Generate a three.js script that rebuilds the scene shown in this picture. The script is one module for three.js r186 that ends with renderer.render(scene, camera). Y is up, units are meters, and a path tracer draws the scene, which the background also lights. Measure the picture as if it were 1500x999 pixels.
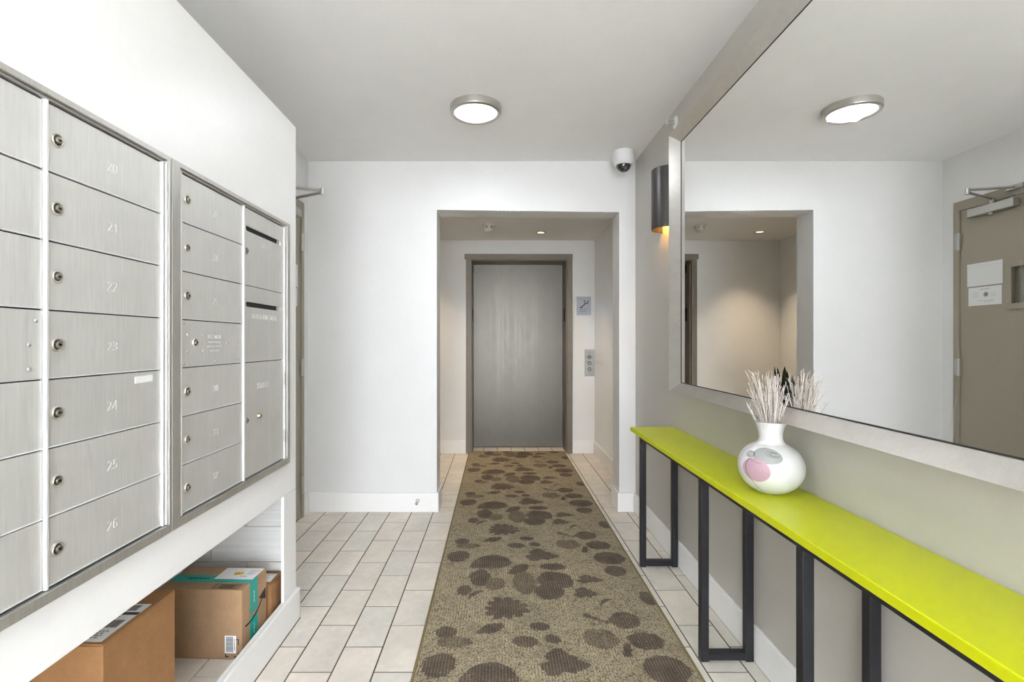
import * as THREE from 'three';
import { RoundedBoxGeometry } from 'three/addons/geometries/RoundedBoxGeometry.js';
import { ConvexGeometry } from 'three/addons/geometries/ConvexGeometry.js';
import { TextGeometry } from 'three/addons/geometries/TextGeometry.js';
import { FontLoader } from 'three/addons/loaders/FontLoader.js';
import { RectAreaLightUniformsLib } from 'three/addons/lights/RectAreaLightUniformsLib.js';
import { mergeGeometries } from 'three/addons/utils/BufferGeometryUtils.js';

RectAreaLightUniformsLib.init();

// ------------------------------------------------------------------ camera, sky, exposure
const scene = new THREE.Scene();
const camera = new THREE.PerspectiveCamera(2 * Math.atan(499.5 / 730) * 180 / Math.PI, 1500 / 999, 0.05, 60);
camera.position.set(0, 1.23, 0);
camera.lookAt(0, 1.23, -5);
camera.setViewOffset(1500, 999, 22, -0.5, 1500, 999);
scene.add(camera);

const renderer = new THREE.WebGLRenderer();
renderer.toneMapping = THREE.LinearToneMapping;
renderer.toneMappingExposure = 1.05;
renderer.shadowMap.enabled = true;

scene.background = new THREE.Color().setRGB(0.91, 0.965, 1.05);   // bright overcast sky, seen only through the glazed entrance behind the camera
scene.backgroundIntensity = 18;
const LED_COLOR = new THREE.Color().setRGB(0.93, 0.98, 1.06);
const LED_INTENSITY = 74;
const WARM = new THREE.Color().setRGB(1.0, 0.79, 0.54);

// ------------------------------------------------------------------ helpers
let seed = 7;
const rnd = () => { seed = (seed * 1664525 + 1013904223) >>> 0; return seed / 4294967296; };
const rr = (a, b) => a + (b - a) * rnd();
const V = (x, y, d) => new THREE.Vector3(x, y, -d);             // d = distance in front of the lens
const C = (r, g, b) => new THREE.Color().setRGB(r, g, b);

function boxUV(g) {                                              // uv in metres, by the way each face points
  if (g.index) g = g.toNonIndexed();
  const p = g.attributes.position, n = g.attributes.normal, uv = new Float32Array(p.count * 2);
  for (let i = 0; i < p.count; i++) {
    const ax = Math.abs(n.getX(i)), ay = Math.abs(n.getY(i)), az = Math.abs(n.getZ(i));
    let u, v;
    if (ax >= ay && ax >= az) { u = p.getZ(i); v = p.getY(i); } else if (ay >= az) { u = p.getX(i); v = p.getZ(i); } else { u = p.getX(i); v = p.getY(i); }
    uv[2 * i] = u; uv[2 * i + 1] = v;
  }
  g.setAttribute('uv', new THREE.BufferAttribute(uv, 2));
  return g;
}
function bx(x0, x1, y0, y1, d0, d1, r = 0) {                     // a box between two corners, edges rounded by r
  const w = Math.abs(x1 - x0), h = Math.abs(y1 - y0), l = Math.abs(d1 - d0);
  const g = r ? new RoundedBoxGeometry(w, h, l, 2, Math.min(r, w / 2.01, h / 2.01, l / 2.01)) : new THREE.BoxGeometry(w, h, l);
  g.translate((x0 + x1) / 2, (y0 + y1) / 2, -(d0 + d1) / 2);
  return boxUV(g);
}
function plain(g) {                                              // only the attributes that all pieces share
  if (g.index) g = g.toNonIndexed();
  for (const k of Object.keys(g.attributes)) if (!['position', 'normal', 'uv'].includes(k)) g.deleteAttribute(k);
  if (!g.attributes.uv) boxUV(g);
  g.clearGroups();
  return g;
}
const merge = (list) => mergeGeometries(list.map(plain));
function tint(g, c) {
  g = plain(g);
  const a = new Float32Array(g.attributes.position.count * 3);
  for (let i = 0; i < a.length; i += 3) { a[i] = c.r; a[i + 1] = c.g; a[i + 2] = c.b; }
  g.setAttribute('color', new THREE.BufferAttribute(a, 3));
  return g;
}
function prism(pts, d0, d1) {                                    // outline in x,y pushed from d0 to d1
  const s = new THREE.Shape(pts.map(([x, y]) => new THREE.Vector2(x, y)));
  const g = new THREE.ExtrudeGeometry(s, { depth: d1 - d0, bevelEnabled: false });
  g.translate(0, 0, -d1);
  return boxUV(g);
}
function lathe(pts, seg = 40) { return new THREE.LatheGeometry(pts.map(([r, y]) => new THREE.Vector2(Math.max(r, 1e-5), y)), seg); }
function rod(a, b, r0, r1 = r0, seg = 12) {
  const dir = b.clone().sub(a), g = new THREE.CylinderGeometry(r1, r0, dir.length(), seg);
  g.applyQuaternion(new THREE.Quaternion().setFromUnitVectors(new THREE.Vector3(0, 1, 0), dir.clone().normalize()));
  const m = a.clone().add(b).multiplyScalar(0.5);
  return g.translate(m.x, m.y, m.z);
}
function convex(pts) { const g = new ConvexGeometry(pts); return boxUV(g); }

const used = {};
function numbered(n) { const k = used[n] = (used[n] ?? -1) + 1; return k ? `${n}_${String(k).padStart(3, '0')}` : n; }
function shade(m) { m.castShadow = true; m.receiveShadow = true; return m; }
function thing(name, label, category, base = V(0, 0, 0), group) {
  const o = new THREE.Group(); o.name = numbered(name); o.position.copy(base); o.userData = { label, category };
  if (group) o.userData.group = group;
  scene.add(o); return o;
}
function part(parent, name, geo, mat, label) {                   // geometry in world metres (things that are not turned)
  const m = shade(new THREE.Mesh(geo, mat)); m.name = name;
  let o = parent; const off = new THREE.Vector3();
  while (o && o !== scene) { off.add(o.position); o = o.parent; }
  geo.translate(-off.x, -off.y, -off.z);
  if (label) m.userData.label = label;
  parent.add(m); return m;
}
function local(parent, name, geo, mat, pos, label) {             // geometry in the parent's own axes
  const m = shade(new THREE.Mesh(geo, mat)); m.name = name;
  if (typeof pos === 'string') { label = pos; pos = null; }
  if (pos) m.position.copy(pos);
  if (label) m.userData.label = label;
  parent.add(m); return m;
}
function single(name, geo, mat, label, category, base, group) {
  const m = shade(new THREE.Mesh(geo, mat)); m.name = numbered(name);
  if (base) { geo.translate(-base.x, -base.y, -base.z); m.position.copy(base); }
  m.userData = { label, category }; if (group) m.userData.group = group;
  scene.add(m); return m;
}
function structure(name, geo, mat, label, category) {
  const m = shade(new THREE.Mesh(geo, mat)); m.name = name; m.userData = { kind: 'structure', label, category };
  scene.add(m); return m;
}
function structureGroup(name, label, category) {
  const o = new THREE.Group(); o.name = name; o.userData = { kind: 'structure', label, category }; scene.add(o); return o;
}

// ------------------------------------------------------------------ textures
function canvas(w, h, draw) { const c = document.createElement('canvas'); c.width = w; c.height = h; draw(c.getContext('2d'), w, h); return c; }
function ctex(c, repeat) {
  const t = new THREE.CanvasTexture(c); t.colorSpace = THREE.SRGBColorSpace; t.magFilter = THREE.LinearFilter;
  t.wrapS = t.wrapT = repeat ? THREE.RepeatWrapping : THREE.ClampToEdgeWrapping;
  return t;
}
function noiseGrid(w, h, cx, cy) {                               // smooth tiling value noise
  const g = Array.from({ length: cx * cy }, () => rnd()), out = new Float32Array(w * h);
  for (let y = 0; y < h; y++) for (let x = 0; x < w; x++) {
    const fx = x / w * cx, fy = y / h * cy, x0 = Math.floor(fx), y0 = Math.floor(fy);
    let tx = fx - x0, ty = fy - y0; tx = tx * tx * (3 - 2 * tx); ty = ty * ty * (3 - 2 * ty);
    const a = g[(y0 % cy) * cx + x0 % cx], b = g[(y0 % cy) * cx + (x0 + 1) % cx], c = g[((y0 + 1) % cy) * cx + x0 % cx], d = g[((y0 + 1) % cy) * cx + (x0 + 1) % cx];
    out[y * w + x] = (a * (1 - tx) + b * tx) * (1 - ty) + (c * (1 - tx) + d * tx) * ty;
  }
  return out;
}
function dataTex(w, h, f, srgb) {
  const a = new Uint8Array(w * h * 4);
  for (let i = 0; i < w * h; i++) { const v = f(i % w, Math.floor(i / w), i); a[4 * i] = v[0]; a[4 * i + 1] = v[1]; a[4 * i + 2] = v[2]; a[4 * i + 3] = 255; }
  const t = new THREE.DataTexture(a, w, h); t.wrapS = t.wrapT = THREE.RepeatWrapping; t.magFilter = THREE.LinearFilter; t.minFilter = THREE.LinearFilter;
  if (srgb) t.colorSpace = THREE.SRGBColorSpace; t.needsUpdate = true; return t;
}
function mottle(base, amp, cells, size = 256) {                  // colour map: a base colour with layered blotches
  const n1 = noiseGrid(size, size, cells, cells), n2 = noiseGrid(size, size, cells * 4, cells * 4), n3 = noiseGrid(size, size, size / 2, size / 2);
  return dataTex(size, size, (x, y, i) => { const k = 1 + amp * ((n1[i] - 0.5) + 0.6 * (n2[i] - 0.5) + 0.5 * (n3[i] - 0.5)); return base.map((b) => Math.max(0, Math.min(255, b * k))); }, true);
}
function brushed(base, amp, w = 256, h = 256, across = false) {  // streaks along v (or along u)
  const s1 = noiseGrid(w, h, across ? 2 : 128, across ? 128 : 2), s2 = noiseGrid(w, h, across ? 6 : 48, across ? 48 : 6), s3 = noiseGrid(w, h, 5, 5);
  return dataTex(w, h, (x, y, i) => { const k = 1 + amp * ((s1[i] - 0.5) + 0.8 * (s2[i] - 0.5) + 0.5 * (s3[i] - 0.5)); return base.map((b) => Math.max(0, Math.min(255, b * k))); }, true);
}
function greyMap(w, h, f) { return dataTex(w, h, (x, y, i) => { const v = Math.max(0, Math.min(255, f(x, y, i))); return [v, v, v]; }); }
const rep = (t, u, v = u) => { t.repeat.set(u, v); return t; };

const peelN = noiseGrid(256, 256, 64, 64), peelN2 = noiseGrid(256, 256, 20, 20);
const peel = rep(greyMap(256, 256, (x, y, i) => 255 * (0.6 * peelN[i] + 0.4 * peelN2[i])), 2.5);

// ------------------------------------------------------------------ materials
const std = (o) => new THREE.MeshStandardMaterial(o);
const phys = (o) => new THREE.MeshPhysicalMaterial(o);
const paint = (rgb, rough) => std({ map: rep(mottle(rgb, 0.015, 4), 0.6), roughness: rough, bumpMap: peel, bumpScale: 0.00025 });
const M = {};
M.wall = paint([230, 229, 227], 0.42);
M.trim = paint([244, 243, 240], 0.38);
M.partition = paint([243, 242, 240], 0.4);
M.ceiling = paint([248, 247, 245], 0.5);
M.taupe = paint([188, 184, 176], 0.34);
M.alcove = phys({ map: rep(mottle([240, 239, 236], 0.015, 4), 0.6), roughness: 0.13, bumpMap: peel, bumpScale: 0.00002 });
M.alcoveCeil = paint([243, 242, 239], 0.5);
M.grout = std({ map: rep(mottle([84, 75, 66], 0.15, 8), 1.5), roughness: 0.95 });
const tileTones = [[225, 217, 204], [228, 221, 209], [220, 213, 201], [226, 216, 203], [222, 216, 205]];
const tileBumpN = noiseGrid(256, 256, 40, 40), tileBumpN2 = noiseGrid(256, 256, 10, 14);
const tileBump = rep(greyMap(256, 256, (x, y, i) => 255 * (0.4 * tileBumpN[i] + 0.6 * tileBumpN2[i])), 2.2);
M.tiles = tileTones.map((t) => std({ map: rep(mottle(t, 0.075, 6), 1.7), roughness: 0.42, bumpMap: tileBump, bumpScale: 0.0006 }));
M.nicheTiles = [[214, 213, 210], [208, 207, 204], [218, 217, 213]].map((t) => std({ map: rep(brushed(t, 0.045, 256, 256, true), 2.2), roughness: 0.5, bumpMap: tileBump, bumpScale: 0.0005 }));
M.nicheGrout = std({ color: C(0.42, 0.41, 0.39), roughness: 0.95 });
const aluRough = rep(greyMap(256, 256, (() => { const a = noiseGrid(256, 256, 128, 2), b = noiseGrid(256, 256, 40, 5); return (x, y, i) => 255 * (0.40 + 0.16 * a[i] + 0.12 * b[i]); })()), 5);
const aluBump = rep(greyMap(256, 256, (() => { const a = noiseGrid(256, 256, 128, 2), b = noiseGrid(256, 256, 64, 8); return (x, y, i) => 255 * (0.6 * a[i] + 0.4 * b[i]); })()), 5);
M.aluDoors = [[226, 225, 221], [221, 220, 216], [224, 223, 219]].map((t) => std({ map: rep(brushed(t, 0.028), 5), metalness: 0.7, roughness: 1, roughnessMap: aluRough, bumpMap: aluBump, bumpScale: 0.00006 }));
M.aluFrame = std({ map: rep(brushed([205, 203, 197], 0.04), 5), metalness: 0.85, roughness: 0.42 });
M.aluTrim = std({ color: C(0.74, 0.74, 0.73), metalness: 0.35, roughness: 0.55 });
M.panel = std({ map: rep(brushed([156, 154, 150], 0.08), 6), metalness: 0.6, roughness: 0.4 });
M.dark = std({ color: C(0.012, 0.012, 0.012), roughness: 0.8 });
M.lock = std({ vertexColors: true, metalness: 0.9, roughness: 0.28 });
M.rivet = std({ color: C(0.55, 0.54, 0.51), metalness: 0.95, roughness: 0.3 });
M.engraved = std({ color: C(0.74, 0.74, 0.72), metalness: 0.35, roughness: 0.6 });
M.frame = std({ map: rep(mottle([198, 194, 187], 0.04, 10), 3), metalness: 0.8, roughness: 0.34 });
M.bead = std({ color: C(0.02, 0.02, 0.018), roughness: 0.6 });
M.mirror = std({ color: C(0.97, 0.975, 0.97), metalness: 1, roughness: 0.0 });
M.lime = phys({ map: rep(mottle([188, 194, 8], 0.02, 5), 1), roughness: 0.3, specularIntensity: 0.55 });
M.blackSteel = std({ map: rep(mottle([38, 38, 42], 0.25, 8), 2), metalness: 0.3, roughness: 0.42 });
M.pewter = std({ map: rep(brushed([84, 82, 80], 0.10), 6), metalness: 0.95, roughness: 0.36 });
M.elevator = phys({ map: rep(brushed([108, 104, 97], 0.035), 3), metalness: 1, roughness: 0.8, roughnessMap: aluRough, bumpMap: aluBump, bumpScale: 0.00006 });
M.bronze = std({ map: rep(mottle([116, 107, 94], 0.06, 6), 2), metalness: 0.25, roughness: 0.45 });
M.greyDoor = paint([147, 139, 122], 0.42);
M.steel = std({ color: C(0.46, 0.45, 0.42), metalness: 0.95, roughness: 0.34 });
M.nickel = std({ map: rep(brushed([190, 187, 180], 0.06, 256, 256, true), 6), metalness: 0.85, roughness: 0.34 });
M.diffuser = std({ color: C(0.9, 0.9, 0.9), roughness: 0.5, emissive: LED_COLOR, emissiveIntensity: 3 });
M.lampWarm = std({ color: C(0.9, 0.85, 0.7), roughness: 0.5, emissive: C(1, 0.80, 0.50), emissiveIntensity: 2.2 });
M.plasticWhite = std({ color: C(0.80, 0.80, 0.79), roughness: 0.38 });
M.plasticCream = std({ color: C(0.66, 0.64, 0.57), roughness: 0.45 });
M.smoked = phys({ color: C(0.01, 0.01, 0.012), roughness: 0.06, clearcoat: 1, clearcoatRoughness: 0.03 });
M.paper = std({ color: C(0.78, 0.78, 0.77), roughness: 0.85 });
M.kraft = std({ map: rep(mottle([142, 102, 62], 0.07, 10), 3), roughness: 0.82 });
const corr = noiseGrid(256, 256, 3, 3);
M.kraftRib = std({ map: rep(mottle([164, 132, 100], 0.06, 10), 3), roughness: 0.82, bumpMap: rep(greyMap(256, 256, (x, y, i) => 127 + 60 * Math.sin(x / 256 * Math.PI * 2 * 40) + 60 * (corr[i] - 0.5)), 4), bumpScale: 0.0002 });
M.kraftDark = std({ map: rep(mottle([146, 106, 66], 0.07, 10), 3), roughness: 0.82 });
M.teal = std({ color: C(0.0, 0.33, 0.28), roughness: 0.35 });
M.glass = phys({ color: C(1, 1, 1), transmission: 1, thickness: 0, roughness: 0, ior: 1.5 });
M.soil = std({ map: rep(mottle([52, 40, 30], 0.5, 20), 4), roughness: 1 });
M.twig = [[196, 186, 178], [176, 163, 152], [208, 201, 195]].map((t) => std({ map: rep(mottle(t, 0.25, 16), 8), roughness: 0.85 }));
M.leaf = std({ map: rep(mottle([44, 62, 34], 0.35, 12), 5), roughness: 0.45 });

// ------------------------------------------------------------------ measures of the place
const H = 2.532, XR = 1.0, XL = -1.366, D1 = 3.6, D1B = 3.8, D2 = 5.475, DE = 5.79;
const OX0 = -0.434, OX1 = 0.883;                               // opening to the lift lobby
const AX0 = -1.261, AX1 = 1.0725, AH = 2.34;                   // lift lobby
const EX0 = -0.285, EX1 = 0.7725, EH = 2.13;                   // lift doorway
const PX = -0.891, PD = 2.21, PTOP = 2.18;                     // mailbox partition face, far end, top
const DB = -1.6;                                               // entrance wall behind the camera

// ------------------------------------------------------------------ floor with tiles
const floor = structure('floor', bx(-1.5, 1.2, -0.1, -0.0012, DB - 0.15, DE + 0.12), M.grout, 'dark grout bed of the tiled lobby floor', 'floor');
const TW = 0.155, TL = 0.3063, GAP = 0.0056, TX = -0.459, TD = 3.385;
function tileGeo(w, h, l, c, ou = 0, ov = 0) {                 // a slab with a chamfered top edge, resting on y = 0
  const a = w / 2, b = l / 2, P = [];
  const q = (p1, p2, p3, p4) => P.push(...p1, ...p2, ...p3, ...p1, ...p3, ...p4);
  const ring = (x, z, y) => [[-x, y, z], [x, y, z], [x, y, -z], [-x, y, -z]];
  const r0 = ring(a, b, 0), r1 = ring(a, b, h - c), r2 = ring(a - c, b - c, h);
  for (let i = 0; i < 4; i++) { const j = (i + 1) % 4; q(r0[i], r0[j], r1[j], r1[i]); q(r1[i], r1[j], r2[j], r2[i]); }
  q(r2[0], r2[1], r2[2], r2[3]);
  const g = new THREE.BufferGeometry(); g.setAttribute('position', new THREE.Float32BufferAttribute(P, 3)); g.computeVertexNormals(); boxUV(g);
  const uv = g.attributes.uv; for (let i = 0; i < uv.count; i++) uv.setXY(i, uv.getX(i) + ou, uv.getY(i) + ov);
  return g;
}
const TH = 0.0095, TBASE = -0.0095;
const fullTiles = Array.from({ length: 6 }, () => tileGeo(TW - GAP, TH, TL - GAP, 0.0008, rnd() * 3, rnd() * 3));
const regions = [[-0.874, XR - 0.013, 0.3, 2.224], [XL, XR - 0.013, 2.224, D1], [OX0 + 0.0, OX1, D1, D1B], [AX0, AX1, D1B, D2], [EX0, EX1, D2, DE - 0.004]];
const RUG = { x0: -0.306, x1: 0.744, d0: -0.6, d1: 5.535 };
function layTile(x0, x1, d0, d1, parent, y, tones) {
  if (x1 - x0 < 0.012 || d1 - d0 < 0.012) return;
  const full = Math.abs(x1 - x0 - (TW - GAP)) < 1e-4 && Math.abs(d1 - d0 - (TL - GAP)) < 1e-4;
  const g = full ? fullTiles[Math.floor(rnd() * 6)] : tileGeo(x1 - x0, TH, d1 - d0, 0.0008, rnd() * 3, rnd() * 3);
  local(parent, 'tile', g, tones[Math.floor(rnd() * tones.length)], V((x0 + x1) / 2, y, (d0 + d1) / 2));
}
for (let i = -6; i <= 9; i++) {
  const x0 = TX + i * TW + GAP / 2, x1 = x0 + TW - GAP;
  for (let j = -9; j <= 11; j++) {
    const d0 = TD + (j + (Math.abs(i) % 2 ? 0.5 : 0)) * TL + GAP / 2, d1 = d0 + TL - GAP;
    const pieces = [];
    for (const [a, b, c, d] of regions) {
      const p = [Math.max(x0, a), Math.min(x1, b), Math.max(d0, c), Math.min(d1, d)];
      if (p[1] - p[0] < 0.008 || p[3] - p[2] < 0.003) continue;
      const last = pieces[pieces.length - 1];
      if (last && Math.abs(last[0] - p[0]) < 1e-3 && Math.abs(last[1] - p[1]) < 1e-3 && Math.abs(last[3] - p[2]) < 1e-3) last[3] = p[3]; else pieces.push(p);
    }
    for (const p of pieces) {
      if (p[0] > RUG.x0 + 0.005 && p[1] < RUG.x1 - 0.005 && p[3] < RUG.d1 - 0.01) continue;     // wholly under the runner
      layTile(p[0], p[1], p[2], p[3], floor, TBASE, M.tiles);
    }
  }
}
// the part of the floor behind the camera, too near to be seen
{
  const g = []; for (let i = -3; i <= 9; i++) for (let j = 0; j < 6; j++) { const x0 = TX + i * TW, d0 = 0.29 - j * TL; if (x0 > 0.82) continue; g.push(tileGeo(TW - GAP, TH, TL - GAP, 0.0008).translate(x0 + TW / 2, TBASE, -(d0 - TL / 2))); }
  const m = local(floor, 'tile_field', mergeGeometries(g), M.tiles[0]); m.userData.kind = 'stuff';
}

// ------------------------------------------------------------------ walls and ceilings
structure('wall_front', prism([[-1.5, -0.0012], [OX0, -0.0012], [OX0, 2.18], [OX1, 2.163], [OX1, -0.0012], [1.2, -0.0012], [1.2, H + 0.1], [-1.5, H + 0.1]], D1, D1B), M.wall, 'white wall with the square opening towards the lift', 'wall');
{
  const g = [];
  for (const px of [-0.005, 0.012, 0.03, 0.045, 0.062, 0.08, 0.10, 0.118, 0.135, 0.155, 0.24, 0.33, 0.5, 0.72, 0.79, -0.2]) { const w = rr(0.006, 0.016), h = rr(0.003, 0.008), y = 2.18 - 0.017 * (px - OX0) / (OX1 - OX0); g.push(convex([V(px - w, y + 0.003, D1 + 0.004), V(px + w, y + 0.004, D1 + 0.004), V(px + rr(-w, w) * 0.5, y - h, D1 - 0.001), V(px - w * 0.5, y + 0.003, D1 - 0.003), V(px + w * 0.7, y + 0.003, D1 - 0.002), V(px, y - h * 0.5, D1 + 0.007)])); }
  local(scene.getObjectByName('wall_front'), 'paint_flakes', merge(g), M.wall, null, 'flaking paint and plaster along the opening edge');
}
structure('wall_right', bx(XR, XR + 0.2, -0.0012, H + 0.1, DB, D1), M.taupe, 'warm grey painted wall behind the mirror and console table', 'wall');
structure('wall_left', merge([bx(-1.5, XL, -0.0012, H + 0.1, 3.503, D1), bx(-1.5, XL, 2.2, H + 0.1, 2.51, 3.503), bx(-1.5, XL, -0.0012, H + 0.1, DB, 2.51)]), M.wall, 'white side wall around the grey door', 'wall');
structure('ceiling', bx(XL, XR, H, H + 0.1, DB, D1), M.ceiling, 'flat white lobby ceiling', 'ceiling');
structure('wall_back', prism([[-1.6, -0.0012], [EX0, -0.0012], [EX0, EH], [EX1, EH], [EX1, -0.0012], [1.4, -0.0012], [1.4, AH + 0.1], [-1.6, AH + 0.1]], D2, DE + 0.12), M.alcove, 'pale wall around the lift door', 'wall');
structure('wall_alcove_left', bx(-1.6, AX0, -0.0012, AH + 0.1, D1B, D2), M.alcove, 'side wall of the lift lobby behind the potted plant', 'wall');
structure('wall_alcove_right', bx(AX1, 1.4, -0.0012, AH + 0.1, D1B, D2), M.alcove, 'glossy pale side wall beside the lift call buttons', 'wall');
structure('ceiling_alcove', bx(AX0, AX1, AH, AH + 0.1, D1B, D2), M.alcoveCeil, 'low ceiling of the lift lobby', 'ceiling');
structure('wall_shaft', bx(EX0, EX1, -0.0012, EH, DE + 0.06, DE + 0.12), M.dark, 'dark lift shaft wall behind the lift door', 'wall');
// entrance wall behind the camera: glazed door and side light with the sky beyond
structure('wall_entrance', prism([[-1.5, -0.0012], [-0.85, -0.0012], [-0.85, 2.3], [0.92, 2.3], [0.92, -0.0012], [1.2, -0.0012], [1.2, H + 0.1], [-1.5, H + 0.1]], DB - 0.15, DB), M.wall, 'white wall around the glazed street entrance', 'wall');
{
  const w = structureGroup('window_1', 'glazed street entrance door with side light', 'window');
  const f = [bx(-0.85, -0.79, 0, 2.3, DB - 0.1, DB - 0.04), bx(0.86, 0.92, 0, 2.3, DB - 0.1, DB - 0.04), bx(0.08, 0.16, 0, 2.3, DB - 0.1, DB - 0.04), bx(-0.85, 0.92, 2.24, 2.3, DB - 0.1, DB - 0.04), bx(-0.85, 0.92, 0, 0.08, DB - 0.1, DB - 0.04)];
  local(w, 'frame', merge(f), M.bronze);
  local(w, 'pane', bx(-0.79, 0.08, 0.08, 2.24, DB - 0.073, DB - 0.067), M.glass);
  local(w, 'pane', bx(0.16, 0.86, 0.08, 2.24, DB - 0.073, DB - 0.067), M.glass);
  local(w, 'push_bar', merge([rod(V(-0.7, 1.02, DB + 0.0), V(0.0, 1.02, DB + 0.0), 0.014), rod(V(-0.68, 1.02, DB), V(-0.68, 1.02, DB - 0.068), 0.01), rod(V(-0.02, 1.02, DB), V(-0.02, 1.02, DB - 0.068), 0.01)]), M.steel);
  structure('ground_outside', bx(-6, 6, -0.14, -0.02, DB - 9, DB - 0.15), std({ map: rep(mottle([224, 222, 217], 0.10, 10), 0.5), roughness: 0.9 }), 'concrete pavement outside the entrance', 'pavement');
}
function skirting(name, list, label) {                           // boards 14 cm high with a small bevel along the top
  const g = list.map(([x0, x1, d0, d1, h = 0.139]) => bx(x0, x1, 0.0, h, d0, d1, 0.004));
  return structure(name, merge(g), M.trim, label, 'baseboard');
}
const BT = 0.014;
skirting('baseboard_front', [[XL + 0.0145, OX0 + BT, D1 - BT, D1], [OX0, OX0 + BT, D1, D1B]], 'white baseboard along the wall left of the opening');
skirting('baseboard_pillar', [[OX1 - BT, XR - BT, D1 - BT, D1], [OX1 - BT, OX1, D1, D1B]], 'white baseboard around the narrow wall end beside the console table');
skirting('baseboard_right', [[XR - BT, XR, DB, D1 - BT]], 'white baseboard under the console table');
skirting('baseboard_left', [[XL, XL + BT, 3.507, D1]], 'short white baseboard beside the grey door frame');
skirting('baseboard_back', [[AX0, -0.342, D2 - BT, D2], [0.828, AX1, D2 - BT, D2]], 'white baseboard beside the lift frame');
skirting('baseboard_alcove', [[AX1 - BT, AX1, D1B, D2 - BT], [AX0, AX0 + BT, D1B, D2 - BT]], 'white baseboard along the lift lobby side walls');

// ------------------------------------------------------------------ mailbox partition with the parcel niche
const NB = 0.58, NF = 0.06, NE = 2.168, NEAR = -0.55, NXL = XL;
const partition = structureGroup('wall_mailbox', 'white half-height partition with mailboxes above a parcel niche', 'wall');
local(partition, 'upper_body', bx(XL, PX, NB, PTOP, NEAR, PD, 0.004), M.partition);
local(partition, 'end_panel', bx(XL, PX, 0, NB, NE + 0.008, PD, 0.002), M.partition);
local(partition, 'near_end_panel', bx(XL, PX, 0, NB, NEAR, NEAR + 0.05), M.partition);
local(partition, 'corner_post', bx(PX - 0.012, PX, 0, NB, 2.085, NE + 0.008), M.partition);
local(partition, 'curb', bx(PX - 0.012, PX, 0, 0.136, NEAR + 0.05, 2.085), M.partition);
local(partition, 'niche_floor', bx(NXL, PX - 0.012, 0, NF - 0.011, NEAR + 0.05, NE + 0.008), M.nicheGrout);
local(partition, 'niche_lining', bx(NXL, PX - 0.012, NF - 0.011, NB, NE + 0.003, NE + 0.008), M.nicheGrout);
for (let i = -2; i <= 0; i++) for (let j = -4; j <= 1; j++) {    // tiles on the niche floor
  const x0 = Math.max(NXL, -1.06 + i * TW + GAP / 2), x1 = Math.min(PX - 0.014, -1.06 + (i + 1) * TW - GAP / 2);
  const d0 = 1.74 + (j + (i & 1 ? 0.5 : 0)) * TL + GAP / 2, d1 = Math.min(NE, d0 + TL - GAP);
  if (d1 - d0 < 0.02) continue;
  if (d0 < 0.7) continue; layTile(x0, x1, d0, d1, partition, NF - 0.0095, M.tiles);
}
{
  const rowsY = [NF, 0.117, 0.272, 0.426, NB];
  for (let r = 0; r < 4; r++) {
    const start = r % 2 ? -1.395 : -1.55;
    for (let k = 0; k < 4; k++) {
      const x0 = Math.max(XL, start + 0.0 + k * 0.308 + 0.0015), x1 = Math.min(PX - 0.014, start + (k + 1) * 0.308 - 0.0015);
      if (x1 - x0 < 0.02) continue;
      const g = tileGeo(x1 - x0, 0.006, rowsY[r + 1] - rowsY[r] - 0.003, 0.001, rnd() * 3, rnd() * 3).rotateX(Math.PI / 2);
      local(partition, 'wall_tile', g, M.nicheTiles[Math.floor(rnd() * 3)], V((x0 + x1) / 2, (rowsY[r] + rowsY[r + 1]) / 2, NE + 0.0032));
    }
  }
}
skirting('baseboard_partition', [[PX, PX + 0.015, NEAR, PD + 0.013, 0.136], [XL + 0.0, PX + 0.015, PD, PD + 0.014, 0.136]], 'white baseboard along the foot of the mailbox partition');

// ------------------------------------------------------------------ mailboxes
const font = await new FontLoader().loadAsync('fonts/droid/droid_sans_regular.typeface.json');
const fontBold = await new FontLoader().loadAsync('fonts/droid/droid_sans_bold.typeface.json');
function letters(s, size, depth = 0.0006, f = font) {
  const g = new TextGeometry(s, { font: f, size, depth, curveSegments: 3, bevelEnabled: false });
  g.computeBoundingBox(); const b = g.boundingBox;
  g.translate(-(b.min.x + b.max.x) / 2, -(b.min.y + b.max.y) / 2, 0);
  return plain(g);
}
const onLeft = (g, y, d, x) => g.rotateY(Math.PI / 2).translate(x, y, -d);        // from the xy plane to the partition's face
const FX = -0.880;                                                                  // face of the mailbox doors
function lockGeo(y, d, s = 1) {
  const body = lathe([[0.0135, 0.0], [0.0135, 0.0015], [0.0128, 0.0036], [0.0118, 0.0042], [0.0106, 0.0038], [0.0096, 0.0024]], 28);
  const dish = lathe([[0.0096, 0.0024], [0.0088, 0.0016], [0.0072, 0.0016]], 28);
  const core = lathe([[0.0072, 0.0016], [0.0072, 0.0062], [0.0066, 0.0070], [0, 0.0071]], 24);
  const slot = new THREE.BoxGeometry(0.0016, 0.0012, 0.0075).translate(0, 0.0072, 0);
  const hole = new THREE.CylinderGeometry(0.0024, 0.0024, 0.0011, 10).translate(0, 0.0072, 0);
  const g = mergeGeometries([tint(body, C(0.62, 0.60, 0.54)), tint(dish, C(0.10, 0.09, 0.075)), tint(core, C(0.40, 0.37, 0.31)), tint(slot, C(0.03, 0.025, 0.02)), tint(hole, C(0.03, 0.025, 0.02))]);
  return g.scale(s, s, s).rotateX(0.0).rotateZ(-Math.PI / 2).translate(FX, y, -d);
}
function rivet(y, d, r = 0.0042) { return lathe([[0, r * 0.55], [r * 0.6, r * 0.45], [r * 0.9, r * 0.2], [r, 0]].reverse(), 12).rotateZ(-Math.PI / 2).translate(FX, y, -d); }
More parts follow.
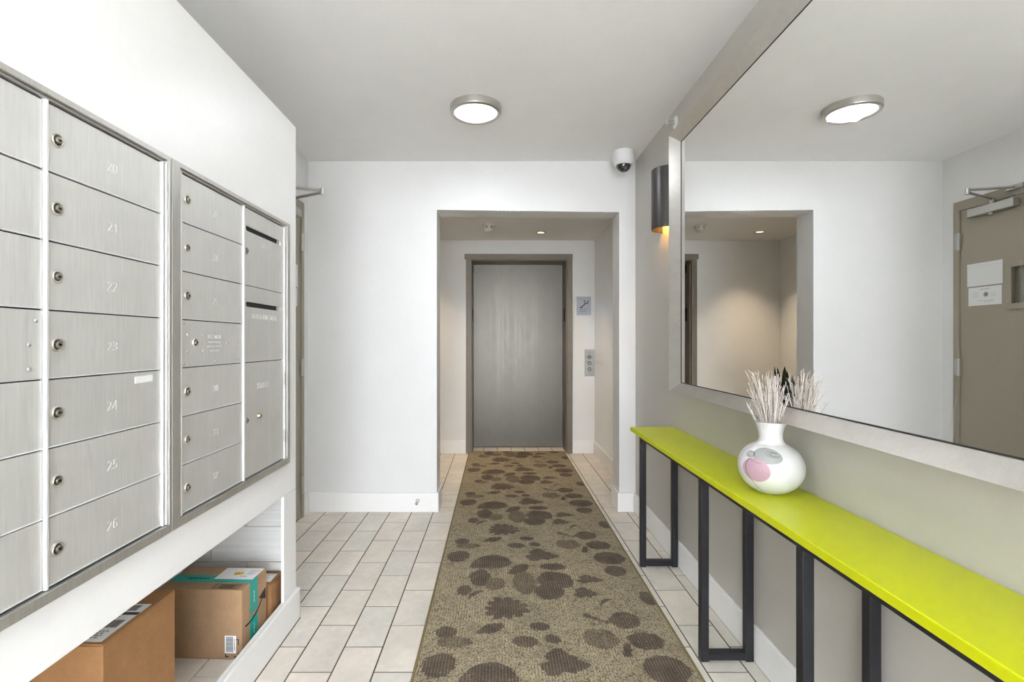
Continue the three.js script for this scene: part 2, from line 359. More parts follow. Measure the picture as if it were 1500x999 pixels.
const ROW = 0.136, Y0 = 0.7473, rowY = (k) => Y0 + k * ROW;                          // row edges from the bottom
function leaf(unit, y0, y1, d0, d1, name = 'door') {
  return part(unit, name, bx(FX - 0.007, FX, y0 + 0.0014, y1 - 0.0014, d0, d1, 0.0012), M.aluDoors[Math.floor(rnd() * 3)]);
}
function mailDoor(unit, row, d0, d1, num, lockOff = 0.022, lockScale = 1) {
  const y0 = rowY(row), y1 = rowY(row + 1), dr = leaf(unit, y0, y1, d0, d1);
  part(dr, 'lock', lockGeo((y0 + y1) / 2, d0 + lockOff, lockScale), M.lock, 'round key lock');
  if (num) part(dr, 'number', onLeft(letters(num, 0.021), (y0 + y1) / 2 - 0.004, d0 + (d1 - d0) * 0.51, FX - 0.0001), M.engraved, 'engraved number ' + num);
  // the folded lip along the top edge of the door
  part(dr, 'lip', bx(FX, FX + 0.0025, y0 + 0.0012, y0 + 0.0036, d0, d1, 0.0008), M.aluTrim);
  return dr;
}
function unitFrame(unit, d0, d1, inner0, inner1) {
  const y0 = 0.719, y1 = 1.7227, a = FX - 0.0, b = -0.868, back = PX;
  part(unit, 'back_plate', bx(PX, FX - 0.0065, y0 + 0.005, y1 - 0.005, d0 + 0.005, d1 - 0.005), M.dark, 'dark back plate in the gaps');
  const yi0 = rowY(0) - 0.004, yi1 = rowY(7) + 0.009;
  const rail = (p, q, name) => part(unit, name, convex([V(back, p[0], p[1]), V(back, q[0], q[1]), V(b, p[0] + p[2], p[1] + p[3]), V(b, q[0] + q[2], q[1] + q[3]), V(b, p[4], p[5]), V(b, q[4], q[5]), V(back, p[4], p[5]), V(back, q[4], q[5])]), M.aluFrame);
  rail([y1, d0, -0.003, 0.003, yi1, inner0], [y1, d1, -0.003, -0.003, yi1, inner1], 'frame_rail');
  rail([y0, d0, 0.003, 0.003, yi0, inner0], [y0, d1, 0.003, -0.003, yi0, inner1], 'frame_rail');
  rail([y0, d0, 0.003, 0.003, yi0, inner0], [y1, d0, -0.003, 0.003, yi1, inner0], 'frame_stile');
  rail([y0, d1, 0.003, -0.003, yi0, inner1], [y1, d1, -0.003, -0.003, yi1, inner1], 'frame_stile');
  part(unit, 'head_strip', bx(FX - 0.007, FX + 0.004, rowY(7) + 0.0025, yi1 - 0.0012, inner0 + 0.001, inner1 - 0.001, 0.001), M.aluFrame);
}
function divider(unit, d0, d1, h = 0.006) { part(unit, 'divider', bx(FX - 0.007, FX + h, rowY(0) - 0.002, rowY(7) + 0.002, d0, d1, 0.0015), M.aluTrim, 'bright aluminium divider strip'); }
{
  const u = thing('mailbox_unit', 'brushed aluminium mailbox bank with doors numbered 20 to 26', 'mailboxes', V(PX, 0.719, 0.95));
  unitFrame(u, 0.556, 1.330, 0.586, 1.3215);
  divider(u, 0.966, 0.9725); divider(u, 1.3035, 1.3095); divider(u, 1.3145, 1.3205, 0.008); divider(u, 0.588, 0.594); divider(u, 0.62, 0.626);
  for (let r = 0; r < 7; r++) {
    const dr = mailDoor(u, r, 0.9735, 1.3025, String(26 - r), 0.0225, r % 3 === 1 ? 0.9 : 1.02);
    if (r === 2) part(dr, 'paper_label', onLeft(new THREE.BoxGeometry(0.062, 0.0165, 0.0008).rotateZ(0.03), rowY(3) - 0.019, 1.242, FX + 0.0006), M.paper, 'blank white paper sticker');
    if (r === 3) {
      const p = leaf(u, rowY(3), rowY(4), 0.6275, 0.9645, 'service_panel');
      for (const [yy, dd] of [[0.022, 0.938], [0.068, 0.938], [0.114, 0.952], [0.022, 0.66], [0.114, 0.66], [0.068, 0.87], [0.114, 0.8], [0.022, 0.8]]) part(p, 'rivet', rivet(rowY(3) + yy, dd), M.rivet);
    } else mailDoor(u, r, 0.6275, 0.9645, '', 0.0225, 1);
  }
}
{
  const u = thing('mailbox_unit', 'brushed aluminium mailbox bank with two letter slots and a parcel door', 'mailboxes', V(PX, 0.719, 1.7));
  unitFrame(u, 1.3305, 2.094, 1.3665, 2.067);
  divider(u, 1.3685, 1.3745, 0.009); divider(u, 1.3805, 1.3865); divider(u, 1.7225, 1.7305); divider(u, 2.0535, 2.0585); 
  const c0 = 1.3885, c1 = 1.7215, b0 = 1.7315, b1 = 2.0525;
  ['32', '31', '30', null, '29', '28', '27'].forEach((n, r) => {
    if (n) { mailDoor(u, r, c0, c1, n, 0.026, r % 2 ? 0.88 : 1.0); return; }
    const p = leaf(u, rowY(r), rowY(r + 1), c0, c1, 'service_panel'), yc = rowY(r) + ROW / 2;
    for (const [yy, dd] of [[0.056, 1.40], [-0.058, 1.40], [0.026, 1.418], [-0.022, 1.418], [0.026, 1.492], [-0.022, 1.492], [0.052, 1.694], [0.0, 1.694], [-0.054, 1.694], [0.0, 1.63], [-0.058, 1.556]]) part(p, 'rivet', rivet(yc + yy, dd, 0.0046), M.rivet);
    part(p, 'lock', lockGeo(yc + 0.003, 1.452, 0.95), M.lock, 'dark centre lock');
    part(p, 'lettering', onLeft(letters('U.S. MAIL', 0.0125), yc + 0.021, 1.555, FX - 0.0001), M.engraved, 'engraved words U.S. MAIL');
    const rules = []; for (const [yy, w] of [[0.004, 0.066], [-0.009, 0.078], [-0.022, 0.05]]) for (let k = 0; k < 9; k++) rules.push(new THREE.BoxGeometry(w / 11, 0.0042, 0.0006).translate(-w / 2 + (k + 0.5) * w / 9, 0, 0).rotateY(Math.PI / 2).translate(FX + 0.0002, yc + yy, -1.555));
    part(p, 'small_print', merge(rules), M.engraved, 'three lines of small engraved print');
  });
  const slotDoor = (y0, y1, slotY, word, size) => {
    const s = new THREE.Shape([[b0, y0 + 0.0014], [b1, y0 + 0.0014], [b1, y1 - 0.0014], [b0, y1 - 0.0014]].map(([a, b]) => new THREE.Vector2(a, b)));
    const h = new THREE.Path(), r = 0.009, a = b0 + 0.024, b = b1 - 0.034;
    h.moveTo(a, slotY - r); h.lineTo(b, slotY - r); h.absarc(b, slotY, r, -Math.PI / 2, Math.PI / 2, false); h.lineTo(a, slotY + r); h.absarc(a, slotY, r, Math.PI / 2, Math.PI * 1.5, false); s.holes.push(h);
    const g = new THREE.ExtrudeGeometry(s, { depth: 0.007, bevelEnabled: false, curveSegments: 10 }).rotateY(Math.PI / 2).translate(FX - 0.007, 0, 0);
    const dr = part(u, 'slot_door', boxUV(g), M.aluDoors[1]);
    part(dr, 'flap', bx(FX - 0.0064, FX - 0.005, slotY - 0.009, slotY + 0.009, b - 0.016, b + 0.008), M.aluFrame, 'small metal flap inside the slot');
    part(dr, 'lettering', onLeft(letters(word, size), slotY - 0.04, (a + b) / 2 + 0.005, FX - 0.0001), M.engraved, 'engraved words ' + word);
    for (const dd of [a + 0.06, b - 0.05]) part(dr, 'rivet', rivet(slotY - 0.022, dd, 0.0022), M.rivet);
    return dr;
  };
  const s1 = slotDoor(rowY(5), rowY(7), 1.628, 'BOX', 0.021);
  part(s1, 'lock', lockGeo(1.548, b0 + 0.016, 0.95), M.lock, 'round key lock');
  slotDoor(rowY(3), rowY(5), 1.361, 'OUTGOING MAIL', 0.0195);
  const p = leaf(u, rowY(0), rowY(3), b0, b1, 'parcel_door');
  part(p, 'lettering', onLeft(letters('PARCEL', 0.021), 1.066, 1.88, FX - 0.0001), M.engraved, 'engraved word PARCEL');
  part(p, 'lock', lockGeo(0.952, b0 + 0.018, 0.95), M.lock, 'round key lock');
  part(p, 'knob', lathe([[0.010, 0], [0.0095, 0.004], [0.0085, 0.009], [0.005, 0.012], [0, 0.0125]], 24).rotateZ(-Math.PI / 2).translate(FX, 0.956, -1.838), std({ color: C(0.42, 0.37, 0.26), metalness: 0.9, roughness: 0.3 }), 'small brass-coloured knob');
  for (const [yy, dd] of [[0.975, 1.808], [0.977, 1.87], [0.932, 1.808], [0.934, 1.87]]) part(p, 'screw', rivet(yy, dd, 0.0032), M.rivet);
  for (const yy of [1.075, 0.84]) part(p, 'hinge', rod(V(FX + 0.004, yy - 0.025, b1 + 0.0), V(FX + 0.004, yy + 0.025, b1 + 0.0), 0.0042), M.rivet);
}

// ------------------------------------------------------------------ cardboard boxes in the niche
function label(w, h, draw, px = 900) { return std({ map: ctex(canvas(Math.round(w * px), Math.round(h * px), draw)), roughness: 0.7 }); }
function bars(g, x, y, w, h, vertical, n = 34) { g.fillStyle = '#1a1a1e'; let p = 0; for (let i = 0; i < n; i++) { const t = rr(0.3, 1.4) / n, s = rr(0.4, 1) / n; if (p + t > 1) break; if (vertical) g.fillRect(x + p * w, y, t * w * 0.8, h); else g.fillRect(x, y + p * h, w, t * h * 0.8); p += t + s * 0.7; } }
function strokes(g, x, y, w, n, lh, th) { for (let k = 0; k < n; k++) { let p = x; const end = x + w * rr(0.6, 1); while (p < end) { const l = rr(4, 12) * th / 3; g.fillRect(p, y + k * lh, l, th); p += l + th; } } }
{ // large box
  const w = 0.40, hh = 0.452, l = 0.262, base = V(-0.932 - w / 2, NF, 1.182 + l / 2);
  const o = thing('cardboard_box', 'large plain brown cardboard box with shipping label on top', 'box', base); o.rotation.y = -0.012;
  local(o, 'body', bx(-w / 2, w / 2, 0, hh - 0.004, -l / 2, l / 2, 0.004), M.kraft);
  local(o, 'flap', bx(-w / 2, w / 2, hh - 0.0035, hh, -l / 2 + 0.001, -0.001, 0.0015), M.kraft);
  local(o, 'flap', bx(-w / 2, w / 2, hh - 0.0035, hh, 0.001, l / 2 - 0.001, 0.0015), M.kraft);
  local(o, 'tape', bx(-w / 2 - 0.0005, w / 2 - 0.12, hh, hh + 0.0004, -0.025, 0.025), std({ color: C(0.42, 0.27, 0.13), roughness: 0.25 }), 'clear brown packing tape');
  const lm = label(0.1, 0.17, (g, W, Hh) => { g.fillStyle = '#e4e4e2'; g.fillRect(0, 0, W, Hh); bars(g, W * 0.15, Hh * 0.04, W * 0.7, Hh * 0.16, true); g.fillStyle = '#222'; strokes(g, W * 0.16, Hh * 0.245, W * 0.62, 1, 10, 11); strokes(g, W * 0.15, Hh * 0.36, W * 0.6, 2, 7, 3); bars(g, W * 0.1, Hh * 0.46, W * 0.8, Hh * 0.2, true, 46); g.fillStyle = '#444'; strokes(g, W * 0.1, Hh * 0.74, W * 0.7, 4, 8, 3); });
  local(o, 'shipping_label', new THREE.BoxGeometry(0.1, 0.0008, 0.17), lm, new THREE.Vector3(w / 2 - 0.062, hh + 0.0006, 0.035), 'white shipping label with barcodes');
}
{ // box with teal tape
  const w = 0.315, hh = 0.255, l = 0.184, base = V(-0.934 - w / 2, NF, 1.836 + l / 2);
  const o = thing('cardboard_box', 'brown cardboard box with teal tape and curved arrow print', 'box', base); o.rotation.y = -0.035;
  local(o, 'body', bx(-w / 2, w / 2, 0, hh, -l / 2, l / 2, 0.0035), M.kraftRib);
  const tape = merge([bx(-w / 2, w / 2 + 0.0006, hh, hh + 0.0006, -0.035, 0.020), bx(w / 2, w / 2 + 0.0006, hh * 0.52, hh + 0.0006, -0.035, 0.020)]);
  // boxes take the depth as -z, so the strip sits around the middle of the top
  local(o, 'tape', tape, M.teal, null, 'shiny teal packing tape');
  local(o, 'tape', bx(w / 2, w / 2 + 0.0006, 0.02, hh * 0.47, -0.035, 0.020), M.teal, null, 'shiny teal packing tape');
  const print = (ww, h2, draw) => { const t = ctex(canvas(Math.round(ww * 1600), Math.round(h2 * 1600), draw)); return std({ map: t, roughness: 0.8, transparent: true, alphaTest: 0.5 }); };
  const arrow = print(0.17, 0.09, (g, W, h2) => { g.strokeStyle = '#1c1714'; g.lineWidth = W * 0.045; g.lineCap = 'butt'; g.beginPath(); g.moveTo(W * 0.06, h2 * 0.86); g.quadraticCurveTo(W * 0.55, h2 * 1.0, W * 0.88, h2 * 0.22); g.stroke(); g.fillStyle = '#1c1714'; g.beginPath(); g.moveTo(W * 0.66, h2 * 0.26); g.lineTo(W * 0.97, h2 * 0.04); g.lineTo(W * 0.97, h2 * 0.55); g.closePath(); g.fill(); });
  const ar = local(o, 'printed_arrow', new THREE.PlaneGeometry(0.165, 0.09).rotateY(Math.PI / 2), arrow, new THREE.Vector3(w / 2 + 0.0012, hh * 0.56, -0.002), 'black curved arrow print');
  const lines = print(0.13, 0.05, (g, W, h2) => { g.strokeStyle = '#241c17'; g.lineWidth = 5; g.strokeRect(4, 4, W - 8, h2 - 8); g.fillStyle = '#241c17'; for (let i = 0; i < 16; i++) g.fillRect(W * 0.24 + i * W * 0.035, 10, W * (i % 3 ? 0.017 : 0.026), h2 - 20); g.fillRect(W * 0.1, 6, 5, h2 - 12); g.fillRect(W * 0.86, 6, 5, h2 - 12); });
  local(o, 'printed_barcode', new THREE.PlaneGeometry(0.10, 0.036).rotateX(-Math.PI / 2), lines, new THREE.Vector3(w / 2 - 0.072, hh + 0.0008, l / 2 - 0.026), 'black printed barcode panel');
  const corner = print(0.05, 0.06, (g, W, h2) => { g.fillStyle = '#241c17'; g.fillRect(W - 7, 0, 6, h2 * 0.32); g.fillRect(W - 18, 0, 18, 5); g.fillRect(W - 7, h2 * 0.72, 6, h2 * 0.28); g.fillRect(W * 0.62, h2 - 7, W * 0.4, 6); g.fillRect(0, h2 - 7, W * 0.25, 6); g.fillRect(0, h2 - 18, 6, 16); });
  local(o, 'printed_corners', new THREE.PlaneGeometry(0.052, 0.068), corner, new THREE.Vector3(w / 2 - 0.036, 0.042, l / 2 + 0.0006), 'black printed corner marks');
  const bl = label(0.046, 0.064, (g, W, Hh) => { g.fillStyle = '#f4f5f6'; g.fillRect(0, 0, W, Hh); bars(g, W * 0.1, Hh * 0.06, W * 0.66, Hh * 0.88, false, 40); g.fillStyle = '#333'; for (let k = 0; k < 12; k++) g.fillRect(W * 0.84, Hh * (0.16 + k * 0.055), W * 0.07, Hh * 0.035); }, 3000);
  local(o, 'barcode_label', new THREE.BoxGeometry(0.042, 0.064, 0.0008), bl, new THREE.Vector3(w / 2 - 0.042, 0.056, l / 2 + 0.001), 'white barcode sticker');
  const sl = label(0.15, 0.10, (g, W, Hh) => { g.fillStyle = '#ecebea'; g.fillRect(0, 0, W, Hh); g.fillStyle = '#e2b90c'; g.save(); g.translate(W * 0.48, Hh * 0.52); g.rotate(-0.35); g.fillRect(-W * 0.11, -Hh * 0.14, W * 0.23, Hh * 0.26); g.fillStyle = '#5a4a10'; strokes(g, -W * 0.08, -Hh * 0.08, W * 0.16, 2, 12, 4); g.restore(); g.fillStyle = '#555'; strokes(g, W * 0.7, Hh * 0.15, W * 0.26, 7, 11, 3); strokes(g, W * 0.58, Hh * 0.7, W * 0.2, 2, 11, 3); }, 1600);
  local(o, 'shipping_label', new THREE.BoxGeometry(0.15, 0.0008, 0.092), sl, new THREE.Vector3(w / 2 - 0.079, hh + 0.0014, -0.036), 'white shipping label with a yellow sticker');
  const tx = print(0.02, 0.06, (g, W, h2) => { g.fillStyle = '#d8f0ea'; for (let k = 0; k < 6; k++) g.fillRect(W * 0.35 + (k % 2) * 3, h2 * (0.08 + k * 0.14), W * 0.35, h2 * 0.09); });
  local(o, 'tape_print', new THREE.PlaneGeometry(0.018, 0.055).rotateY(Math.PI / 2), tx, new THREE.Vector3(w / 2 + 0.0012, hh * 0.74, 0.008), 'white print on the tape');
  local(o, 'tape_print', new THREE.PlaneGeometry(0.018, 0.05).rotateY(Math.PI / 2), tx, new THREE.Vector3(w / 2 + 0.0012, hh * 0.27, 0.008), 'white print on the tape');
  const tb = print(0.09, 0.02, (g, W, h2) => { g.fillStyle = '#073b36'; for (let k = 0; k < 9; k++) g.fillRect(W * (0.04 + k * 0.105), h2 * (k % 2 ? 0.3 : 0.2), W * 0.075, h2 * 0.5); });
  local(o, 'tape_print', new THREE.PlaneGeometry(0.09, 0.02).rotateX(-Math.PI / 2), tb, new THREE.Vector3(w / 2 - 0.215, hh + 0.0012, 0.008), 'dark print on the tape');
}
{ // small far box
  const w = 0.24, hh = 0.178, l = 0.125, base = V(-0.922 - w / 2, NF, 2.033 + l / 2);
  const o = thing('cardboard_box', 'small brown cardboard box at the tiled end of the niche', 'box', base);
  local(o, 'body', bx(-w / 2, w / 2, 0, hh, -l / 2, l / 2, 0.003), M.kraftDark);
  local(o, 'flap', bx(w / 2, w / 2 + 0.003, 0.012, hh - 0.03, -l / 2 + 0.003, -l / 2 + 0.095, 0.001), M.kraftDark);
  const sl = label(0.09, 0.07, (g, W, Hh) => { g.fillStyle = '#e6e5e2'; g.fillRect(0, 0, W, Hh); g.fillStyle = '#3a3a3a'; strokes(g, W * 0.1, Hh * 0.12, W * 0.75, 6, 12, 4); }, 1600);
  local(o, 'shipping_label', new THREE.BoxGeometry(0.09, 0.0008, 0.07), sl, new THREE.Vector3(w / 2 - 0.058, hh + 0.0006, 0.005), 'white address label');
}

// ------------------------------------------------------------------ mirror on the grey wall
{
  const g = thing('wall_mirror', 'large rectangular mirror in a wide silver frame on the grey wall', 'mirror', V(0.985, 0.977, 1.5));
  const XO = 0.885, XG = 0.926, XB = 0.998, yo0 = 0.977, yo1 = 2.288, do0 = 0.30, do1 = 2.566, yi0 = 1.021, yi1 = 2.235, di0 = 0.345, di1 = 2.508;
  const rail = (y0, d0, y1, d1, iy0, id0, iy1, id1) => part(g, 'frame_rail', convex([V(XO, y0, d0), V(XO, y1, d1), V(XB, y0, d0), V(XB, y1, d1), V(XG, iy0, id0), V(XG, iy1, id1), V(XB, iy0, id0), V(XB, iy1, id1)]), M.frame);
  rail(yo0, do0, yo0, do1, yi0, di0, yi0, di1); rail(yo1, do0, yo1, do1, yi1, di0, yi1, di1);
  rail(yo0, do1, yo1, do1, yi0, di1, yi1, di1); rail(yo0, do0, yo1, do0, yi0, di0, yi1, di0);
  const b = 0.0035;
  part(g, 'bead', merge([bx(XG - 0.0015, XG + 0.004, yi0, yi0 + b, di0, di1), bx(XG - 0.0015, XG + 0.004, yi1 - b, yi1, di0, di1), bx(XG - 0.0015, XG + 0.004, yi0 + b, yi1 - b, di1 - 0.006, di1), bx(XG - 0.0015, XG + 0.004, yi0 + b, yi1 - b, di0, di0 + b)]), M.bead, 'thin black line around the glass');
  part(g, 'mirror_glass', bx(XG, XG + 0.004, yi0 + b, yi1 - b, di0 + b, di1 - 0.006), M.mirror);
}

// ------------------------------------------------------------------ console table
const TTOP = 0.748;
{
  const t = thing('console_table', 'long narrow console table with lime green top on black steel legs', 'table', V(0.875, 0, 1.6));
  part(t, 'tabletop', bx(0.752, 0.998, TTOP - 0.024, TTOP, 0.36, 2.815, 0.003), M.lime, 'glossy lime green top');
  part(t, 'top_rail', bx(0.783, 0.813, TTOP - 0.054, TTOP - 0.024, 0.45, 2.744, 0.002), M.blackSteel);
  part(t, 'top_rail', bx(0.957, 0.985, TTOP - 0.054, TTOP - 0.024, 0.45, 2.744, 0.002), M.blackSteel);
  for (const d of [2.712, 1.91, 1.276, 0.46]) {
    part(t, 'leg', bx(0.783, 0.813, 0.0, TTOP - 0.054, d, d + 0.03, 0.002), M.blackSteel);
    part(t, 'leg', bx(0.955, 0.985, 0.0, TTOP - 0.054, d, d + 0.03, 0.002), M.blackSteel);
    part(t, 'foot_rail', bx(0.813, 0.955, 0.006, 0.036, d, d + 0.03, 0.002), M.blackSteel);
  }
}

// ------------------------------------------------------------------ vase with dried twigs
const VC = V(0.878, TTOP, 1.598);
{
  const RB = 0.0965, HB = 0.088, YC = 0.083, prof = [[0.0, 0.003], [0.034, 0.003], [0.0385, 0.0004]], NBODY = 48;
  const a0 = -66 * Math.PI / 180, a1 = 66 * Math.PI / 180, v0 = prof.length;
  for (let i = 0; i <= NBODY; i++) { const a = a0 + (a1 - a0) * i / NBODY; prof.push([RB * Math.pow(Math.cos(a), 0.94), YC + HB * Math.sin(a) * (Math.sin(a) < 0 ? 1.0 : 0.92)]); }
  const v1 = prof.length - 1;
  prof.push([0.0375, 0.163], [0.0352, 0.168], [0.034, 0.176], [0.0342, 0.186], [0.0358, 0.196], [0.0395, 0.208], [0.0438, 0.217], [0.0472, 0.2235], [0.0478, 0.2255], [0.046, 0.2262], [0.041, 0.217], [0.0365, 0.206], [0.0325, 0.19], [0.031, 0.17], [0.034, 0.156], [0.060, 0.146], [0.082, 0.125], [0.0915, 0.083], [0.078, 0.035], [0.040, 0.009], [0, 0.009]);
  const N = prof.length - 1;
  const lat2v = (deg) => (v0 + (deg * Math.PI / 180 - a0) / (a1 - a0) * NBODY) / N;
  const W = 2048, HH = 1024, phi0 = -28.8;                       // the side that faces the room
  const art = canvas(W, HH, (g) => {
    g.fillStyle = '#c8c7c5'; g.fillRect(0, 0, W, HH);
    const X = (off) => ((phi0 + off + 720) % 360) / 360 * W, Y = (lat) => (1 - lat2v(lat)) * HH;
    const sx = W / 360, sy = Math.abs(Y(1) - Y(0));
    const blob = (off, lat, rw, rh, rot, fill, edge) => { g.save(); g.translate(X(off), Y(lat)); g.rotate(rot); g.beginPath(); g.ellipse(0, 0, rw * sx, rh * sy, 0, 0, 7); g.fillStyle = fill; g.fill(); g.clip(); for (let i = 0; i < 900; i++) { g.fillStyle = edge; const a = rnd() * 7, r = Math.sqrt(rnd()); g.globalAlpha = 0.05 + 0.12 * rnd(); g.beginPath(); g.ellipse(Math.cos(a) * r * rw * sx, Math.sin(a) * r * rh * sy, rr(1, 5), rr(1, 4), 0, 0, 7); g.fill(); } g.restore(); };
    blob(-8, 36, 31, 19, 0.12, '#8f918e', '#626462');
    g.strokeStyle = '#4e5052'; g.lineWidth = 3.6;
    for (const [r1, r2, of] of [[10, 4.5, 6], [7, 3, 5], [15, 6, 4]]) { g.beginPath(); g.ellipse(X(of), Y(39), r1 * sx, r2 * sy, 0.15, 0, 5.4); g.stroke(); }
    blob(-27, 1, 27, 25, 0.1, '#a98a94', '#7d5a67');
    g.strokeStyle = '#121113'; g.lineWidth = 6.5;
    g.beginPath(); for (let k = 0; k < 120; k++) { const a = k / 120 * Math.PI * 6.4, r = 1.2 + k / 120 * 9.5, x = X(-44) + Math.cos(a) * r * sx * 1.1, y = Y(33) + Math.sin(a) * r * sy * 0.82; k ? g.lineTo(x, y) : g.moveTo(x, y); } g.stroke();
    g.lineWidth = 6.5; g.strokeStyle = '#2f2c32';
    g.beginPath(); g.moveTo(X(-40), Y(24)); g.quadraticCurveTo(X(-52), Y(8), X(-40), Y(-16)); g.quadraticCurveTo(X(-32), Y(-30), X(-16), Y(-62)); g.stroke();
    g.strokeStyle = '#353335'; g.lineWidth = 5; g.setLineDash([5, 4]); g.beginPath(); g.moveTo(X(-44), Y(24)); g.quadraticCurveTo(X(-30), Y(17), X(-16), Y(16)); g.stroke(); g.setLineDash([]);
    g.strokeStyle = '#6b6b6b'; g.lineWidth = 3.6; g.beginPath(); g.moveTo(X(-52), Y(52)); g.quadraticCurveTo(X(-78), Y(38), X(-86), Y(8)); g.stroke();
  });
  const m = phys({ map: ctex(art, true), roughness: 0.28, clearcoat: 0.12, clearcoatRoughness: 0.05 });
  single('vase', lathe(prof, 96).translate(VC.x, VC.y, VC.z), m, 'white round-bellied vase with pink and grey painted ovals', 'vase', VC);
  const b = thing('twig_bundle', 'bundle of whitewashed dry twigs standing in the vase', 'dried twigs', VC.clone().add(new THREE.Vector3(0, 0.03, 0)));
  for (let i = 0; i < 104; i++) {
    const a = rr(0, 6.283), r = 0.0235 * Math.sqrt(rnd()), top = 0.285 + 0.108 * Math.pow(rnd(), 0.8) - (r > 0.021 ? 0.02 : 0), bendR = rr(0.05, 0.62);
    const x0 = Math.cos(a) * r * 0.75, z0 = Math.sin(a) * r * 0.75, pts = [];
    const lean = new THREE.Vector3(Math.cos(a) * bendR * 0.055 - 0.009, 0, Math.sin(a) * bendR * 0.055);
    for (let k = 0; k <= 7; k++) { const t = k / 7, w = t > 0.5 ? 0.0022 : 0.0012; pts.push(new THREE.Vector3(x0 * (1 + 0.45 * t * t) + lean.x * 1.25 * t * t * t + rr(-w, w), 0.02 + t * (top - 0.02), z0 * (1 + 0.45 * t * t) + lean.z * 1.25 * t * t * t + rr(-w, w))); }
    const curve = new THREE.CatmullRomCurve3(pts), geos = [new THREE.TubeGeometry(curve, 14, rr(0.0006, 0.001), 5)];
    for (let k = 0; k < 7; k++) { const t = rr(0.6, 0.99), p = curve.getPoint(t), d = new THREE.Vector3(rr(-1, 1), rr(0.5, 1.6), rr(-1, 1)).normalize().multiplyScalar(rr(0.006, 0.018)); geos.push(rod(p, p.clone().add(d), 0.0008, 0.0005, 4)); }
    const g = merge(geos).translate(0, -0.03, 0);
    local(b, 'twig', g, M.twig[i % 3]);
  }
}

